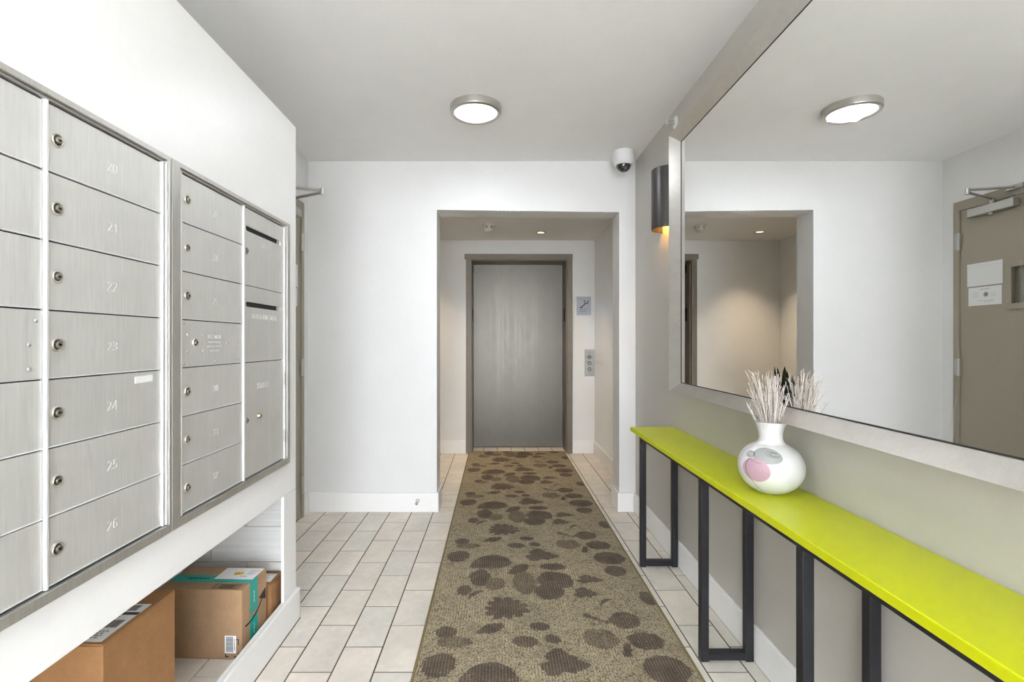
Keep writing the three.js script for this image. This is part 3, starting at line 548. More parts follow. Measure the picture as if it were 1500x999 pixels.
// ------------------------------------------------------------------ runner rug
{
  const PW = 1.05, PH = 0.953, W = 1344, HH = 1220, S = W / PW;
  const items = [[0.086, 0.928, 0.066, 0.071, 0], [0.275, 0.856, 0.116, 0.101, 1], [0.421, 0.762, 0.059, 0.080, 5], [0.609, 0.796, 0.069, 0.041, 0], [0.555, 0.941, 0.101, 0.088, 3], [0.220, 0.671, 0.057, 0.088, 0], [0.297, 0.606, 0.052, 0.066, 2], [0.446, 0.619, 0.062, 0.115, 2], [0.604, 0.645, 0.090, 0.094, 0], [0.561, 0.528, 0.070, 0.080, 0], [0.775, 0.652, 0.073, 0.048, 3], [0.732, 0.514, 0.066, 0.056, 3], [0.939, 0.903, 0.083, 0.085, 0], [0.936, 0.748, 0.059, 0.059, 0], [0.146, 0.540, 0.036, 0.050, 0], [0.208, 0.497, 0.040, 0.060, 4], [0.348, 0.377, 0.103, 0.096, 6], [0.092, 0.189, 0.050, 0.039, 0], [0.277, 0.212, 0.063, 0.054, 5], [0.487, 0.230, 0.042, 0.033, 0], [0.423, 0.123, 0.050, 0.040, 0], [0.535, 0.139, 0.034, 0.030, 0], [0.867, 0.277, 0.071, 0.063, 0], [0.732, 0.143, 0.071, 0.071, 2], [0.914, 0.126, 0.070, 0.063, 0], [1.026, 0.463, 0.042, 0.063, 0], [0.741, 0.290, 0.059, 0.030, 7], [0.822, 0.062, 0.023, 0.062, 5], [0.821, 0.430, 0.037, 0.048, 4], [0.134, 0.118, 0.070, 0.039, 2]];
  const img = canvas(W, HH, (g) => {
    g.fillStyle = '#978a71'; g.fillRect(0, 0, W, HH);
    for (let i = 0; i < 160; i++) { g.globalAlpha = 0.12; g.fillStyle = rnd() < 0.5 ? '#aa9c7c' : '#776b56'; const x = rnd() * W, y = rnd() * HH, a = rr(20, 110), b = rr(15, 60), t = rr(0, 3); for (const oy of [-HH, 0, HH]) { g.beginPath(); g.ellipse(x, y + oy, a, b, t, 0, 7); g.fill(); } }
    g.globalAlpha = 1;
    // pale branching veins between the dark shapes
    g.strokeStyle = '#a79a78'; g.lineWidth = 22; g.globalAlpha = 0.5; g.lineCap = 'round';
    for (const oy of [-HH, 0, HH]) { g.beginPath(); g.moveTo(0.37 * S, HH - 0.42 * S + oy); g.quadraticCurveTo(0.37 * S, HH - 0.66 * S + oy, 0.44 * S, HH - 0.88 * S + oy); g.moveTo(0.37 * S, HH - 0.6 * S + oy); g.quadraticCurveTo(0.5 * S, HH - 0.74 * S + oy, 0.66 * S, HH - 0.86 * S + oy); g.moveTo(0.36 * S, HH - 0.1 * S + oy); g.quadraticCurveTo(0.33 * S, HH - 0.2 * S + oy, 0.2 * S, HH - 0.3 * S + oy); g.stroke(); }
    g.globalAlpha = 1;
    const dark = '#51463a', mid = '#6f6350';
    const shape = (x, y, rx, ry, k) => {
      g.save(); g.translate(x, y); g.beginPath();
      if (k === 6) { for (let i = 0; i <= 88; i++) { const a = i / 88 * 6.2832, f = 0.74 + 0.28 * Math.pow(Math.abs(Math.sin(a * 5.5)), 0.6) + 0.07 * Math.sin(a * 3 + 1); const xx = Math.cos(a) * rx * f, yy = Math.sin(a) * ry * f; i ? g.lineTo(xx, yy) : g.moveTo(xx, yy); } }
      else if (k === 3) { for (let i = 0; i <= 60; i++) { const a = i / 60 * 6.2832, f = 0.82 + 0.18 * Math.sin(a * 3 + 0.7) + 0.08 * Math.sin(a * 7); const xx = Math.cos(a) * rx * f, yy = Math.sin(a) * ry * f; i ? g.lineTo(xx, yy) : g.moveTo(xx, yy); } }
      else if (k === 1) { g.moveTo(-rx, ry * 0.7); g.bezierCurveTo(-rx * 0.9, -ry * 1.3, rx * 0.8, -ry * 1.3, rx, ry * 0.2); g.quadraticCurveTo(rx * 0.5, ry * 1.1, -rx, ry * 0.7); }
      else if (k === 5) { g.moveTo(-rx, ry * 0.6); g.quadraticCurveTo(-rx * 0.3, -ry * 1.2, rx, -ry * 0.7); g.quadraticCurveTo(rx * 0.7, ry * 1.1, -rx, ry * 0.6); }
      else if (k === 4) { g.moveTo(-rx, ry * 0.8); g.quadraticCurveTo(-rx, -ry, rx, -ry * 0.6); g.quadraticCurveTo(-rx * 0.1, -ry * 0.1, -rx, ry * 0.8); }
      else if (k === 7) { g.ellipse(-rx * 0.6, -ry * 0.9, rx * 0.28, ry * 0.55, 0, 0, 7); g.ellipse(0, 0, rx * 0.7, ry * 0.45, 0.5, 0, 7); g.ellipse(rx * 0.75, ry * 0.9, rx * 0.3, ry * 0.5, 0.3, 0, 7); }
      else { for (let i = 0; i <= 48; i++) { const a = i / 48 * 6.2832, f = 1 + 0.045 * Math.sin(a * 2 + x) + 0.03 * Math.sin(a * 5 + y); const xx = Math.cos(a) * rx * f, yy = Math.sin(a) * ry * f; i ? g.lineTo(xx, yy) : g.moveTo(xx, yy); } }
      g.fillStyle = k === 2 ? mid : dark; g.fill(); g.clip();
            g.globalAlpha = 0.4; g.fillStyle = '#443a30';
      for (let i = 0; i < 4; i++) { g.beginPath(); g.ellipse(rr(-rx, rx), rr(-ry, ry), rx * rr(0.2, 0.5), ry * rr(0.15, 0.4), rr(0, 3), 0, 7); g.fill(); }
      g.restore();
    };
    for (const [x, d, rx, rd, k] of items) for (const oy of [-HH, 0, HH]) shape(x * S, HH - d * S + oy, rx * S, rd * S, k);
    // faint hatched patches and fine curls between the shapes
    for (let i = 0; i < 60; i++) { const x = rnd() * W, y = rnd() * HH, a = rr(22, 85), b = rr(14, 58); g.globalAlpha = 0.75; g.fillStyle = '#6c604d'; for (let xx = -a; xx < a; xx += 9) { const hh = b * Math.sqrt(1 - xx * xx / a / a); for (let yy = -hh; yy < hh; yy += 12) if (rnd() < 0.6) for (const oy of [-HH, 0, HH]) g.fillRect(x + xx, y + yy + oy, 3.6, 7); } }
    g.strokeStyle = '#5d5242'; g.lineWidth = 3.5; g.globalAlpha = 0.55;
    for (let i = 0; i < 40; i++) { const x = rnd() * W, y = rnd() * HH, r = rr(14, 60), a = rr(0, 6); for (const oy of [-HH, 0, HH]) { g.beginPath(); g.ellipse(x, y + oy, r, r * rr(0.3, 0.7), a, 0, rr(0.8, 2)); g.stroke(); } }
    // trails of small dots
    g.fillStyle = '#5a4f43'; g.globalAlpha = 0.85;
    for (const [x0, d0, x1, d1, n] of [[0.66, 0.44, 0.64, 0.08, 10], [0.76, 0.95, 0.84, 0.62, 8], [0.88, 0.56, 0.96, 0.30, 9], [0.06, 0.86, 0.14, 0.60, 9], [0.1, 0.08, 0.5, 0.05, 9], [0.9, 0.44, 1.0, 0.62, 7], [0.64, 0.02, 0.7, -0.08, 6], [0.06, 0.28, 0.2, 0.4, 7]]) for (let k = 0; k < n; k++) { const t = k / (n - 1), x = (x0 + (x1 - x0) * t + rr(-0.015, 0.015)) * S, y = HH - (d0 + (d1 - d0) * t + rr(-0.01, 0.01)) * S; for (const oy of [-HH, 0, HH]) { g.beginPath(); g.ellipse(x, y + oy, rr(5, 11), rr(4, 8), 0, 0, 7); g.fill(); } }
    g.globalAlpha = 1;
    g.globalAlpha = 1;
    // weave: the drawing is taken up by yarn cells of about 4 x 5 mm, with ragged borders and ribs along the runner
    const src = g.getImageData(0, 0, W, HH).data, out = g.createImageData(W, HH), NX = 262, NY = 190, patch = noiseGrid(NX, NY, 22, 20);
    const cell = new Float32Array(NX * NY * 3);
    for (let j = 0; j < NY; j++) for (let i = 0; i < NX; i++) {
      const x = Math.min(W - 1, Math.max(0, Math.round((i + 0.5) * W / NX + rr(-7, 7)))), y = (Math.round((j + 0.5) * HH / NY + rr(-6, 6)) + HH) % HH, p = 4 * (y * W + x);
      const darkness = 1 - src[p + 1] / 150, rib = i % 3 === 0 ? 1.0 : 0, n = rnd();
      let k = 1.0 + 0.2 * (patch[j * NX + i] - 0.5) + 0.30 * (n - 0.5);
      if (darkness > 0.35) k += rib * 0.34; else if (n < 0.13) k *= 0.66; else if (patch[j * NX + i] > 0.6 && rib) k *= 0.80;
      for (let c = 0; c < 3; c++) cell[3 * (j * NX + i) + c] = src[p + c] * k;
    }
    for (let y = 0; y < HH; y++) for (let x = 0; x < W; x++) {
      const i = Math.min(NX - 1, Math.floor(x * NX / W)), j = Math.min(NY - 1, Math.floor(y * NY / HH)), q = 4 * (y * W + x);
      for (let c = 0; c < 3; c++) out.data[q + c] = Math.max(0, Math.min(255, cell[3 * (j * NX + i) + c]));
      out.data[q + 3] = 255;
    }
    g.putImageData(out, 0, 0);
    g.globalAlpha = 1;
  });
  const t = ctex(img, true);
  const wn = noiseGrid(256, 256, 90, 90);
  const bump = rep(greyMap(256, 256, (x, y, i) => 120 + 60 * Math.sin(y / 256 * 6.2832 * 52) + 90 * (wn[i] - 0.5)), 1.0, 3.4);
  const rugMat = std({ map: t, roughness: 0.96, bumpMap: bump, bumpScale: 0.0012 });
  const g = bx(RUG.x0, RUG.x1, 0.0, 0.0085, RUG.d0, RUG.d1);
  const p = g.attributes.position, uv = g.attributes.uv;
  for (let i = 0; i < p.count; i++) uv.setXY(i, (p.getX(i) - RUG.x0) / PW, -p.getZ(i) / PH);
  const r = thing('runner_rug', 'long olive brown runner rug with dark blossom and pebble pattern', 'rug', V(0.219, 0, 2.5));
  part(r, 'pile', g, rugMat);
  const bind = std({ map: rep(mottle([122, 106, 72], 0.25, 30), 6), roughness: 0.95 });
  part(r, 'binding', bx(RUG.x0 - 0.006, RUG.x0 + 0.006, 0, 0.0105, RUG.d0, RUG.d1, 0.004), bind, 'olive edge binding');
  part(r, 'binding', bx(RUG.x1 - 0.006, RUG.x1 + 0.006, 0, 0.0105, RUG.d0, RUG.d1, 0.004), bind, 'olive edge binding');
  part(r, 'binding', bx(RUG.x0, RUG.x1, 0, 0.0105, RUG.d1 - 0.006, RUG.d1 + 0.006, 0.004), bind, 'olive edge binding');
}

// ------------------------------------------------------------------ ceiling lights
function ceilingLight(x, d, text) {
  const o = thing('ceiling_light', text, 'ceiling light', V(x, H, d), 'flush round ceiling lights');
  local(o, 'ring', lathe([[0.141, 0], [0.142, -0.004], [0.142, -0.034], [0.139, -0.040], [0.124, -0.042], [0.119, -0.039], [0.119, -0.030]], 72), M.nickel, null, 'brushed nickel ring');
  local(o, 'diffuser', lathe([[0.119, -0.031], [0.09, -0.0365], [0.05, -0.039], [0, -0.040]], 64), M.diffuser, null, 'white glowing diffuser');
  const l = new THREE.RectAreaLight(LED_COLOR, LED_INTENSITY, 0.165, 0.165); l.position.set(0, -0.0445, 0); l.rotation.x = -Math.PI / 2; o.add(l);
  return o;
}
ceilingLight(-0.118, 2.767, 'round flush ceiling light with nickel ring in the lobby');
ceilingLight(-0.118, 0.35, 'round flush ceiling light with nickel ring above the street entrance end');

function downlight(x, d, text) {
  const o = thing('recessed_downlight', text, 'downlight', V(x, AH, d), 'recessed downlights');
  local(o, 'trim', lathe([[0.052, 0], [0.052, -0.003], [0.047, -0.006], [0.039, -0.004], [0.036, -0.0015]], 40), std({ color: C(0.5, 0.43, 0.30), metalness: 0.7, roughness: 0.35 }), null, 'brass-toned trim ring');
  local(o, 'lamp', lathe([[0.036, -0.0015], [0.02, -0.003], [0, -0.0012]], 32), M.lampWarm, null, 'warm glowing lamp');
  const s = new THREE.SpotLight(WARM, 4.4, 0, 0.75, 0.85, 2); s.position.set(0, -0.012, 0); s.target.position.set(0, -2, 0); s.castShadow = true; s.shadow.radius = 1.5; o.add(s); o.add(s.target);
  return o;
}
downlight(0.447, 5.08, 'small recessed downlight over the lift call buttons');
downlight(-0.81, 5.05, 'small recessed downlight over the blank wall by the potted plant');

// ------------------------------------------------------------------ wall sconce
{
  const c = V(XR, 2.06, 2.92), R = 0.092, y0 = -0.175, y1 = 0.175;
  const o = thing('wall_sconce', 'dark pewter half-round sconce glowing orange at its open bottom', 'wall lamp', c);
  const half = (pts) => new THREE.LatheGeometry(pts.map(([r, y]) => new THREE.Vector2(r, y)), 40, Math.PI, Math.PI);
  local(o, 'shade', half([[0.001, y1], [R - 0.002, y1], [R, y1 - 0.003], [R, y0], [R - 0.0015, y0 - 0.0006], [R - 0.003, y0], [R - 0.003, y1 - 0.005], [0.001, y1 - 0.005]]), M.pewter);
  local(o, 'back_plate', new THREE.BoxGeometry(0.003, 0.30, 0.15).translate(-0.0017, 0.01, 0), std({ color: C(0.62, 0.58, 0.50), roughness: 0.5 }), null, 'pale back plate');
  const bx0 = -0.042;
  local(o, 'bulb', lathe([[0.0, -0.115], [0.012, -0.110], [0.019, -0.095], [0.021, -0.078], [0.017, -0.058], [0.012, -0.04], [0.012, -0.02], [0, -0.02]], 24).translate(bx0, 0, 0), std({ color: C(0.9, 0.7, 0.4), roughness: 0.4, emissive: C(1, 0.45, 0.08), emissiveIntensity: 2.5 }), null, 'amber bulb');
  local(o, 'bulb_holder', lathe([[0, -0.02], [0.016, -0.02], [0.016, 0.03], [0.006, 0.04], [0.006, y1 - 0.005], [0, y1 - 0.005]], 20).translate(bx0, 0, 0), M.pewter);
  const l = new THREE.PointLight(C(1, 0.46, 0.09), 0.17, 0, 2); l.position.set(bx0, -0.128, 0); l.shadow.radius = 0.5; l.castShadow = true; o.add(l);
}

// ------------------------------------------------------------------ dome camera, sprinkler, smoke detector
{
  const o = thing('dome_camera', 'white dome security camera in the ceiling corner', 'camera', V(0.868, H, 3.42));
  local(o, 'housing', lathe([[0.069, 0], [0.072, -0.006], [0.073, -0.055], [0.071, -0.075], [0.066, -0.086], [0.057, -0.094], [0.052, -0.095], [0, -0.09]], 56), M.plasticWhite);
  const s = new THREE.SphereGeometry(0.05, 40, 20, 0, 6.2832, Math.PI / 2, Math.PI / 2).translate(0, -0.092, 0);
  local(o, 'dome', s, M.smoked, null, 'smoked dark dome');
  local(o, 'lens_shroud', lathe([[0.0, -0.0], [0.012, 0], [0.012, 0.012], [0.008, 0.014], [0, 0.014]], 20).rotateX(Math.PI * 0.75).translate(0, -0.122, 0.0425), std({ color: C(0.1, 0.1, 0.1), roughness: 0.3 }), null, 'small camera lens');
  local(o, 'trim_ring', new THREE.TorusGeometry(0.0535, 0.0035, 10, 48).rotateX(Math.PI / 2).translate(0, -0.093, 0), M.plasticWhite);
}
{
  const o = thing('wall_sprinkler', 'small white sidewall sprinkler on the grey wall above the mirror', 'sprinkler', V(XR, 2.455, 2.79));
  const rot = (g) => g.rotateZ(Math.PI / 2);
  local(o, 'escutcheon', rot(lathe([[0.034, 0], [0.033, 0.004], [0.022, 0.008], [0.016, 0.009], [0, 0.009]], 32)), M.plasticWhite);
  local(o, 'body', rot(lathe([[0.011, 0.009], [0.011, 0.022], [0.008, 0.026], [0, 0.026]], 20)), M.steel);
  local(o, 'frame_arms', merge([rod(new THREE.Vector3(-0.024, 0.009, 0), new THREE.Vector3(-0.048, 0.003, 0), 0.0025), rod(new THREE.Vector3(-0.024, -0.009, 0), new THREE.Vector3(-0.048, -0.003, 0), 0.0025)]), M.steel);
  local(o, 'deflector', merge([new THREE.BoxGeometry(0.002, 0.02, 0.024).translate(-0.05, 0, 0), new THREE.BoxGeometry(0.016, 0.002, 0.024).translate(-0.044, 0.011, 0)]), M.plasticWhite);
}
{
  const o = thing('smoke_detector', 'cream round smoke detector on the lift lobby ceiling', 'smoke detector', V(-0.075, AH, 4.74));
  local(o, 'base', lathe([[0.066, 0], [0.066, -0.008], [0.06, -0.014], [0, -0.014]], 40), M.plasticCream);
  local(o, 'cap', lathe([[0.047, -0.014], [0.046, -0.040], [0.040, -0.058], [0.028, -0.072], [0, -0.076]], 36), M.plasticCream);
  for (let k = 0; k < 6; k++) { const a = k / 6 * 6.2832; local(o, 'vent', new THREE.BoxGeometry(0.018, 0.012, 0.004).rotateY(-a + Math.PI / 2).translate(Math.cos(a) * 0.0455, -0.03, Math.sin(a) * 0.044), M.dark); }
}

// ------------------------------------------------------------------ lift door, frame, sign, call panel
{
  const o = structureGroup('door_1', 'brushed steel sliding lift door in a brown metal frame', 'door');
  local(o, 'door_leaf', bx(EX0 + 0.001, EX1 - 0.001, 0.004, EH - 0.002, DE, DE + 0.04, 0.002), M.elevator, null, 'brushed steel panel');
  local(o, 'frame_jamb', merge([bx(EX0 - 0.055, EX0 + 0.004, 0, EH - 0.0, D2 - 0.018, D2 + 0.02, 0.002), bx(EX0 + 0.0, EX0 + 0.012, 0, EH - 0.012, D2 + 0.02, DE, 0.001)]), M.bronze);
  local(o, 'frame_jamb', merge([bx(EX1 - 0.004, EX1 + 0.055, 0, EH - 0.0, D2 - 0.018, D2 + 0.02, 0.002), bx(EX1 - 0.012, EX1, 0, EH - 0.012, D2 + 0.02, DE, 0.001)]), M.bronze);
  local(o, 'frame_head', merge([bx(EX0 - 0.07, EX1 + 0.057, EH - 0.001, EH + 0.056, D2 - 0.022, D2 + 0.0, 0.002), bx(EX0, EX1, EH - 0.012, EH, D2 + 0.0, DE, 0.001)]), M.bronze);
  local(o, 'jamb_plate', bx(EX1 - 0.0145, EX1 - 0.012, 1.455, 1.60, D2 + 0.10, D2 + 0.19, 0.001), M.dark, null, 'black floor marking plate');
  local(o, 'jamb_plate', bx(EX0 + 0.012, EX0 + 0.0145, 1.455, 1.60, D2 + 0.10, D2 + 0.19, 0.001), M.dark, null, 'black floor marking plate');
  local(o, 'jamb_plate', bx(EX0 + 0.012, EX0 + 0.0145, 2.0, 2.09, D2 + 0.10, D2 + 0.17, 0.001), M.dark, null, 'black floor marking plate');
}
{
  const x0 = 0.872, x1 = 1.033, y0 = 1.517, y1 = 1.722, W = 480, Hh = 610;
  const art = canvas(W, Hh, (g) => {
    g.fillStyle = '#94969a'; g.fillRect(0, 0, W, Hh);
    for (let i = 0; i < 700; i++) { g.globalAlpha = 0.06; g.fillStyle = rnd() < 0.5 ? '#fff' : '#666'; g.fillRect(0, rnd() * Hh, W, 1.5); } g.globalAlpha = 1;
    g.fillStyle = '#6d6f6f'; strokes(g, W * 0.04, Hh * 0.05, W * 0.36, 2, 26, 12);
    g.strokeStyle = '#0c0d10'; g.lineWidth = 34; g.lineJoin = 'miter'; g.beginPath(); g.moveTo(W * 0.2, Hh * 0.6); g.lineTo(W * 0.38, Hh * 0.6); g.lineTo(W * 0.38, Hh * 0.51); g.lineTo(W * 0.52, Hh * 0.46); g.lineTo(W * 0.56, Hh * 0.38); g.lineTo(W * 0.74, Hh * 0.37); g.lineTo(W * 0.78, Hh * 0.29); g.stroke();
    g.fillStyle = '#15161a'; g.beginPath(); g.arc(W * 0.8, Hh * 0.27, 22, 0, 7); g.fill(); g.beginPath(); g.moveTo(W * 0.52, Hh * 0.2); g.quadraticCurveTo(W * 0.66, Hh * 0.22, W * 0.6, Hh * 0.33); g.lineTo(W * 0.53, Hh * 0.3); g.closePath(); g.fill();
    g.fillStyle = '#55575a'; g.fillRect(W * 0.5, Hh * 0.645, W * 0.46, 7); strokes(g, W * 0.2, Hh * 0.7, W * 0.55, 3, 34, 14); strokes(g, W * 0.05, Hh * 0.94, W * 0.6, 1, 20, 9);
  });
  const o = thing('wall_sign', 'small silver sign with black stair pictogram beside the lift', 'sign', V((x0 + x1) / 2, y0, D2));
  local(o, 'plate', new RoundedBoxGeometry(x1 - x0, y1 - y0, 0.004, 2, 0.0015).translate(0, (y1 - y0) / 2, 0.002), M.aluFrame);
  local(o, 'printed_face', new THREE.PlaneGeometry(x1 - x0 - 0.004, y1 - y0 - 0.004).translate(0, (y1 - y0) / 2, 0.0046), std({ map: ctex(art), metalness: 0.5, roughness: 0.35 }));
}
{
  const x0 = 0.962, x1 = 1.070, y0 = 0.848, y1 = 1.140;
  const o = thing('call_button_panel', 'brushed steel lift call panel with three round buttons', 'button panel', V((x0 + x1) / 2, y0, D2));
  local(o, 'plate', new RoundedBoxGeometry(x1 - x0, y1 - y0, 0.005, 2, 0.0015).translate(0, (y1 - y0) / 2, 0.0025), M.panel);
  for (const y of [0.210, 0.143, 0.077]) {
    const b = local(o, 'button', lathe([[0.019, 0], [0.019, 0.004], [0.016, 0.0065], [0.0125, 0.0065]], 32).rotateX(Math.PI / 2).translate(0, y, 0.005), M.dark, null, 'black ringed button');
    local(b, 'button_cap', lathe([[0.0125, 0.003], [0.011, 0.0055], [0, 0.006]], 28).rotateX(Math.PI / 2).translate(0, y, 0.005), y > 0.2 ? M.plasticWhite : M.steel);
  }
  for (const y of [0.248, 0.036]) local(o, 'marking', merge([new THREE.BoxGeometry(0.018, 0.003, 0.0006).translate(0, y, 0.0052), new THREE.BoxGeometry(0.010, 0.003, 0.0006).translate(0, y + 0.006, 0.0052)]), M.dark);
}

// ------------------------------------------------------------------ grey door on the left wall (seen in the mirror)
{
  const o = structureGroup('door_2', 'olive grey metal door with a wired glass window, beside the mailbox partition', 'door');
  const XF = XL + 0.012, d0 = 2.553, d1 = 3.457;
  local(o, 'frame_jamb', bx(XL - 0.09, XF, 0, 2.2, 3.46, 3.503, 0.002), M.greyDoor);
  local(o, 'frame_jamb', bx(XL - 0.09, XF, 0, 2.2, 2.51, 2.55, 0.002), M.greyDoor);
  local(o, 'frame_head', bx(XL - 0.09, XF, 2.135, 2.2, 2.55, 3.46, 0.002), M.greyDoor);
  const wd0 = 2.87, wd1 = 3.115, wy0 = 1.462, wy1 = 1.70;
  local(o, 'door_leaf', merge([bx(XL - 0.045, XL + 0.002, 0.008, wy0, d0, d1), bx(XL - 0.045, XL + 0.002, wy1, 2.132, d0, d1), bx(XL - 0.045, XL + 0.002, wy0, wy1, d0, wd0), bx(XL - 0.045, XL + 0.002, wy0, wy1, wd1, d1)]), M.greyDoor);
  const fr = []; const t = 0.032, fx0 = XL + 0.002, fx1 = XL + 0.011;
  fr.push(bx(fx0, fx1, wy0 - t, wy1 + t, wd1 - 0.006, wd1 + t - 0.006, 0.003), bx(fx0, fx1, wy0 - t, wy1 + t, wd0 - t + 0.006, wd0 + 0.006, 0.003), bx(fx0, fx1, wy1 - 0.006, wy1 + t, wd0, wd1, 0.003), bx(fx0, fx1, wy0 - t, wy0 + 0.006, wd0, wd1, 0.003));
  const vf = local(o, 'window_frame', merge(fr), M.greyDoor);
  for (const [y, d] of [[1.68, 3.126], [1.48, 3.126], [1.446, 3.05], [1.446, 2.93], [1.716, 3.05], [1.716, 2.93]]) local(vf, 'screw', new THREE.SphereGeometry(0.004, 8, 6).translate(fx1, y, -d), M.steel);
  const wire = canvas(512, 512, (g) => { g.fillStyle = '#5f5c52'; g.fillRect(0, 0, 512, 512); g.strokeStyle = '#8f8a78'; g.lineWidth = 4; for (let k = -12; k < 26; k++) { g.beginPath(); g.moveTo(k * 42, 0); g.lineTo(k * 42 + 512, 512); g.stroke(); g.beginPath(); g.moveTo(k * 42, 0); g.lineTo(k * 42 - 512, 512); g.stroke(); } });
  local(o, 'wired_glass', new THREE.BoxGeometry(0.006, wy1 - wy0, wd1 - wd0).translate(XL - 0.02, (wy0 + wy1) / 2, -(wd0 + wd1) / 2), phys({ map: ctex(wire), roughness: 0.12, clearcoat: 1, clearcoatRoughness: 0.05 }), null, 'dark glass with diamond wire mesh');
  for (const y of [1.92, 1.05, 0.23]) {
    const h = local(o, 'hinge', rod(V(XL + 0.017, y - 0.058, 3.4585), V(XL + 0.017, y + 0.058, 3.4585), 0.0085, 0.0085, 16), M.steel, null, 'steel butt hinge');
    local(h, 'hinge_plate', bx(XL + 0.0125, XL + 0.0145, y - 0.056, y + 0.056, 3.445, 3.492), M.steel);
    for (const k of [-0.058, -0.02, 0.02, 0.058]) local(h, 'knuckle', new THREE.CylinderGeometry(0.0092, 0.0092, 0.003, 16).translate(XL + 0.017, y + k, -3.4585), M.steel);
  }
  const cl = local(o, 'door_closer', bx(XL + 0.002, XL + 0.052, 2.062, 2.116, 3.06, 3.36, 0.006), M.steel, null, 'silver door closer body');
  local(cl, 'closer_arm', merge([rod(V(XL + 0.03, 2.116, 3.21), V(XL + 0.03, 2.152, 3.21), 0.012), rod(V(XL + 0.03, 2.147, 3.21), V(-1.098, 2.163, 3.125), 0.009), rod(V(-1.098, 2.150, 3.125), V(-1.098, 2.188, 3.125), 0.013)]), M.steel, 'closer arm');
  local(cl, 'closer_arm', merge([rod(V(-1.098, 2.178, 3.125), V(XF + 0.012, 2.182, 3.07), 0.008), bx(XF, XF + 0.022, 2.168, 2.196, 3.02, 3.12, 0.003)]), M.steel, 'closer arm');
  local(cl, 'valve_cap', new THREE.CylinderGeometry(0.013, 0.013, 0.014, 16).translate(XL + 0.03, 2.056, -3.215), M.steel);
  local(o, 'lever_handle', merge([rod(V(XL + 0.002, 1.0, 2.62), V(XL + 0.06, 1.0, 2.62), 0.011), rod(V(XL + 0.055, 1.0, 2.62), V(XL + 0.055, 1.0, 2.74), 0.009), bx(XL + 0.002, XL + 0.01, 0.93, 1.07, 2.595, 2.645, 0.003)]), M.steel);
}
{ // notices taped to the grey door
  const mk = (W, Hh, draw) => std({ map: ctex(canvas(W, Hh, draw)), roughness: 0.85 });
  const px = XL + 0.0035;
  const top = mk(600, 380, (g, W, Hh) => { g.fillStyle = '#dcdcda'; g.fillRect(0, 0, W, Hh); g.fillStyle = '#cfcfce'; strokes(g, 60, 26, 460, 2, 18, 3); g.strokeStyle = '#c8c8c6'; g.lineWidth = 3; g.beginPath(); g.moveTo(0, 56); g.lineTo(W, 46); g.stroke(); });
  const g1 = new THREE.BoxGeometry(0.238, 0.152, 0.0012); const p = g1.attributes.position;
  single('paper_notice', g1.rotateY(Math.PI / 2).rotateX(-0.0).translate(px, 1.676, -3.287), top, 'blank white sheet taped above the printed notice on the grey door', 'notice', V(px, 1.6, 3.287));
  const low = mk(600, 340, (g, W, Hh) => {
    g.fillStyle = '#dededd'; g.fillRect(0, 0, W, Hh); g.fillStyle = '#77797c'; strokes(g, W * 0.34, Hh * 0.10, W * 0.3, 2, 14, 5);
    g.beginPath(); g.arc(W * 0.46, Hh * 0.42, 42, 0, 7); g.fillStyle = '#a4a6aa'; g.fill(); g.lineWidth = 5; g.strokeStyle = '#75777c'; g.stroke(); g.beginPath(); g.arc(W * 0.46, Hh * 0.42, 22, 0, 7); g.fillStyle = '#6f7277'; g.fill();
    g.fillStyle = '#9a9c9f'; strokes(g, W * 0.68, Hh * 0.28, W * 0.24, 5, 22, 4); strokes(g, W * 0.16, Hh * 0.34, W * 0.18, 4, 22, 4); g.fillStyle = '#85878a'; strokes(g, W * 0.22, Hh * 0.74, W * 0.5, 2, 26, 6);
  });
  single('paper_notice', merge([new THREE.BoxGeometry(0.224, 0.122, 0.0012).rotateY(Math.PI / 2).translate(px, 1.530, -3.285)]), low, 'printed white notice with a round seal taped to the grey door', 'notice', V(px, 1.469, 3.285));
}

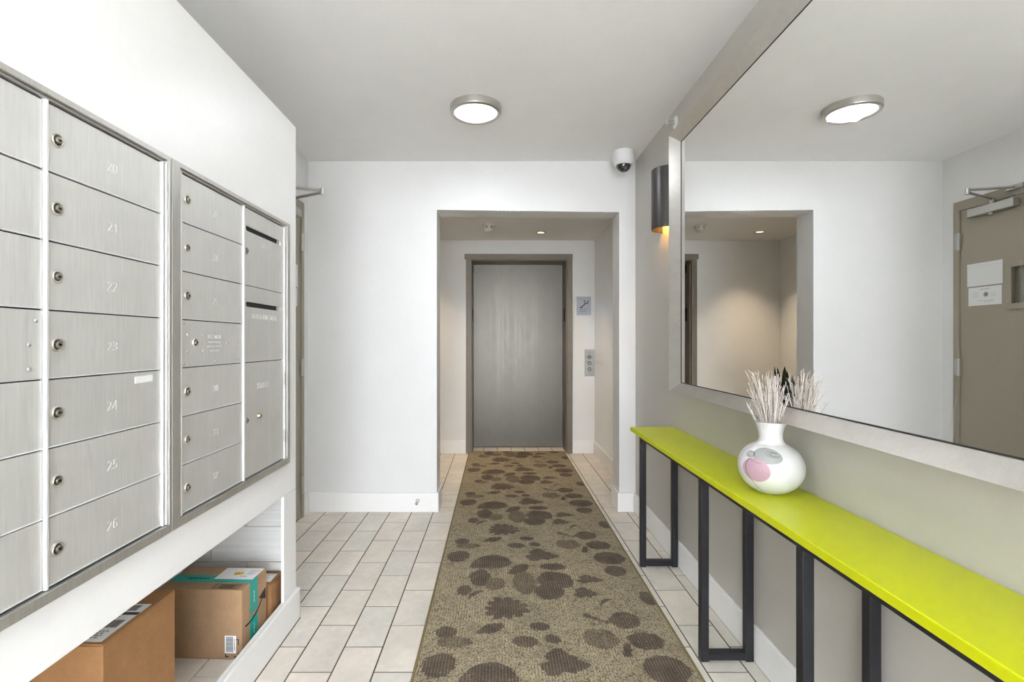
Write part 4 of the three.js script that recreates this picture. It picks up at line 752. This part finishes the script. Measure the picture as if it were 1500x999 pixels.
// ------------------------------------------------------------------ potted plant in the lift lobby (seen in the mirror)
{
  const o = thing('potted_snake_plant', 'dark snake plant with upright pointed leaves in the lift lobby corner', 'plant', V(-1.03, 0, 4.93));
  local(o, 'pot', lathe([[0, 0], [0.10, 0], [0.108, 0.01], [0.138, 0.27], [0.146, 0.275], [0.146, 0.30], [0.136, 0.302], [0.13, 0.27], [0.0, 0.262]], 48), std({ map: rep(mottle([70, 62, 56], 0.12, 8), 2), roughness: 0.5 }));
  local(o, 'soil', lathe([[0.131, 0.270], [0.08, 0.280], [0, 0.284]], 32), M.soil);
  for (let k = 0; k < 13; k++) {
    const a = k * 2.399, r = 0.018 + 0.07 * Math.sqrt(k / 13), len = rr(0.50, 0.80), w = rr(0.026, 0.038), tilt = rr(0.02, 0.12) * (r / 0.08), tw = rr(0, 3), P = [], I = [], SEG = 14, RING = 8;
    for (let i = 0; i <= SEG; i++) { const t = i / SEG, ww = w * (0.55 + 0.9 * t) * Math.pow(1 - Math.pow(t, 3), 0.7) + 0.0008, th = 0.006 * (1 - t) + 0.0012, th0 = tw + 0.5 * t;
      for (let j = 0; j < RING; j++) { const b = j / RING * 6.2832, lx = Math.cos(b) * ww, lz = Math.sin(b) * th + 0.25 * ww * Math.pow(Math.cos(b), 2); P.push(Math.cos(a) * (r + tilt * len * t * t) + lx * Math.cos(th0) - lz * Math.sin(th0), 0.26 + len * t, Math.sin(a) * (r + tilt * len * t * t) + lx * Math.sin(th0) + lz * Math.cos(th0)); } }
    for (let i = 0; i < SEG; i++) for (let j = 0; j < RING; j++) { const A = i * RING + j, B = i * RING + (j + 1) % RING, Cc = A + RING, D = B + RING; I.push(A, Cc, B, B, Cc, D); }
    const g = new THREE.BufferGeometry(); g.setAttribute('position', new THREE.Float32BufferAttribute(P, 3)); g.setIndex(I); g.computeVertexNormals();
    const uv = []; for (let i = 0; i < P.length / 3; i++) uv.push(P[3 * i] + P[3 * i + 2], P[3 * i + 1]); g.setAttribute('uv', new THREE.Float32BufferAttribute(uv, 2));
    local(o, 'leaf', g, M.leaf);
  }
}

// ------------------------------------------------------------------ remains of a door stop on the baseboard
{
  const b = V((611 - 728) * 3.586 / 730, 0.07, D1 - BT), o = thing('door_stop_bracket', 'small worn metal door stop bracket on the white baseboard', 'door stop', b);
  local(o, 'plate', lathe([[0.011, 0], [0.0105, 0.003], [0.007, 0.0055], [0, 0.006]], 20).rotateX(Math.PI / 2).translate(-0.004, -0.008, 0), M.steel);
  local(o, 'stub', merge([rod(new THREE.Vector3(-0.004, -0.008, 0.004), new THREE.Vector3(0.0, 0.002, 0.022), 0.004), new THREE.TorusGeometry(0.010, 0.0028, 8, 20).translate(0.005, 0.014, 0.004)]), M.steel);
}

renderer.render(scene, camera);
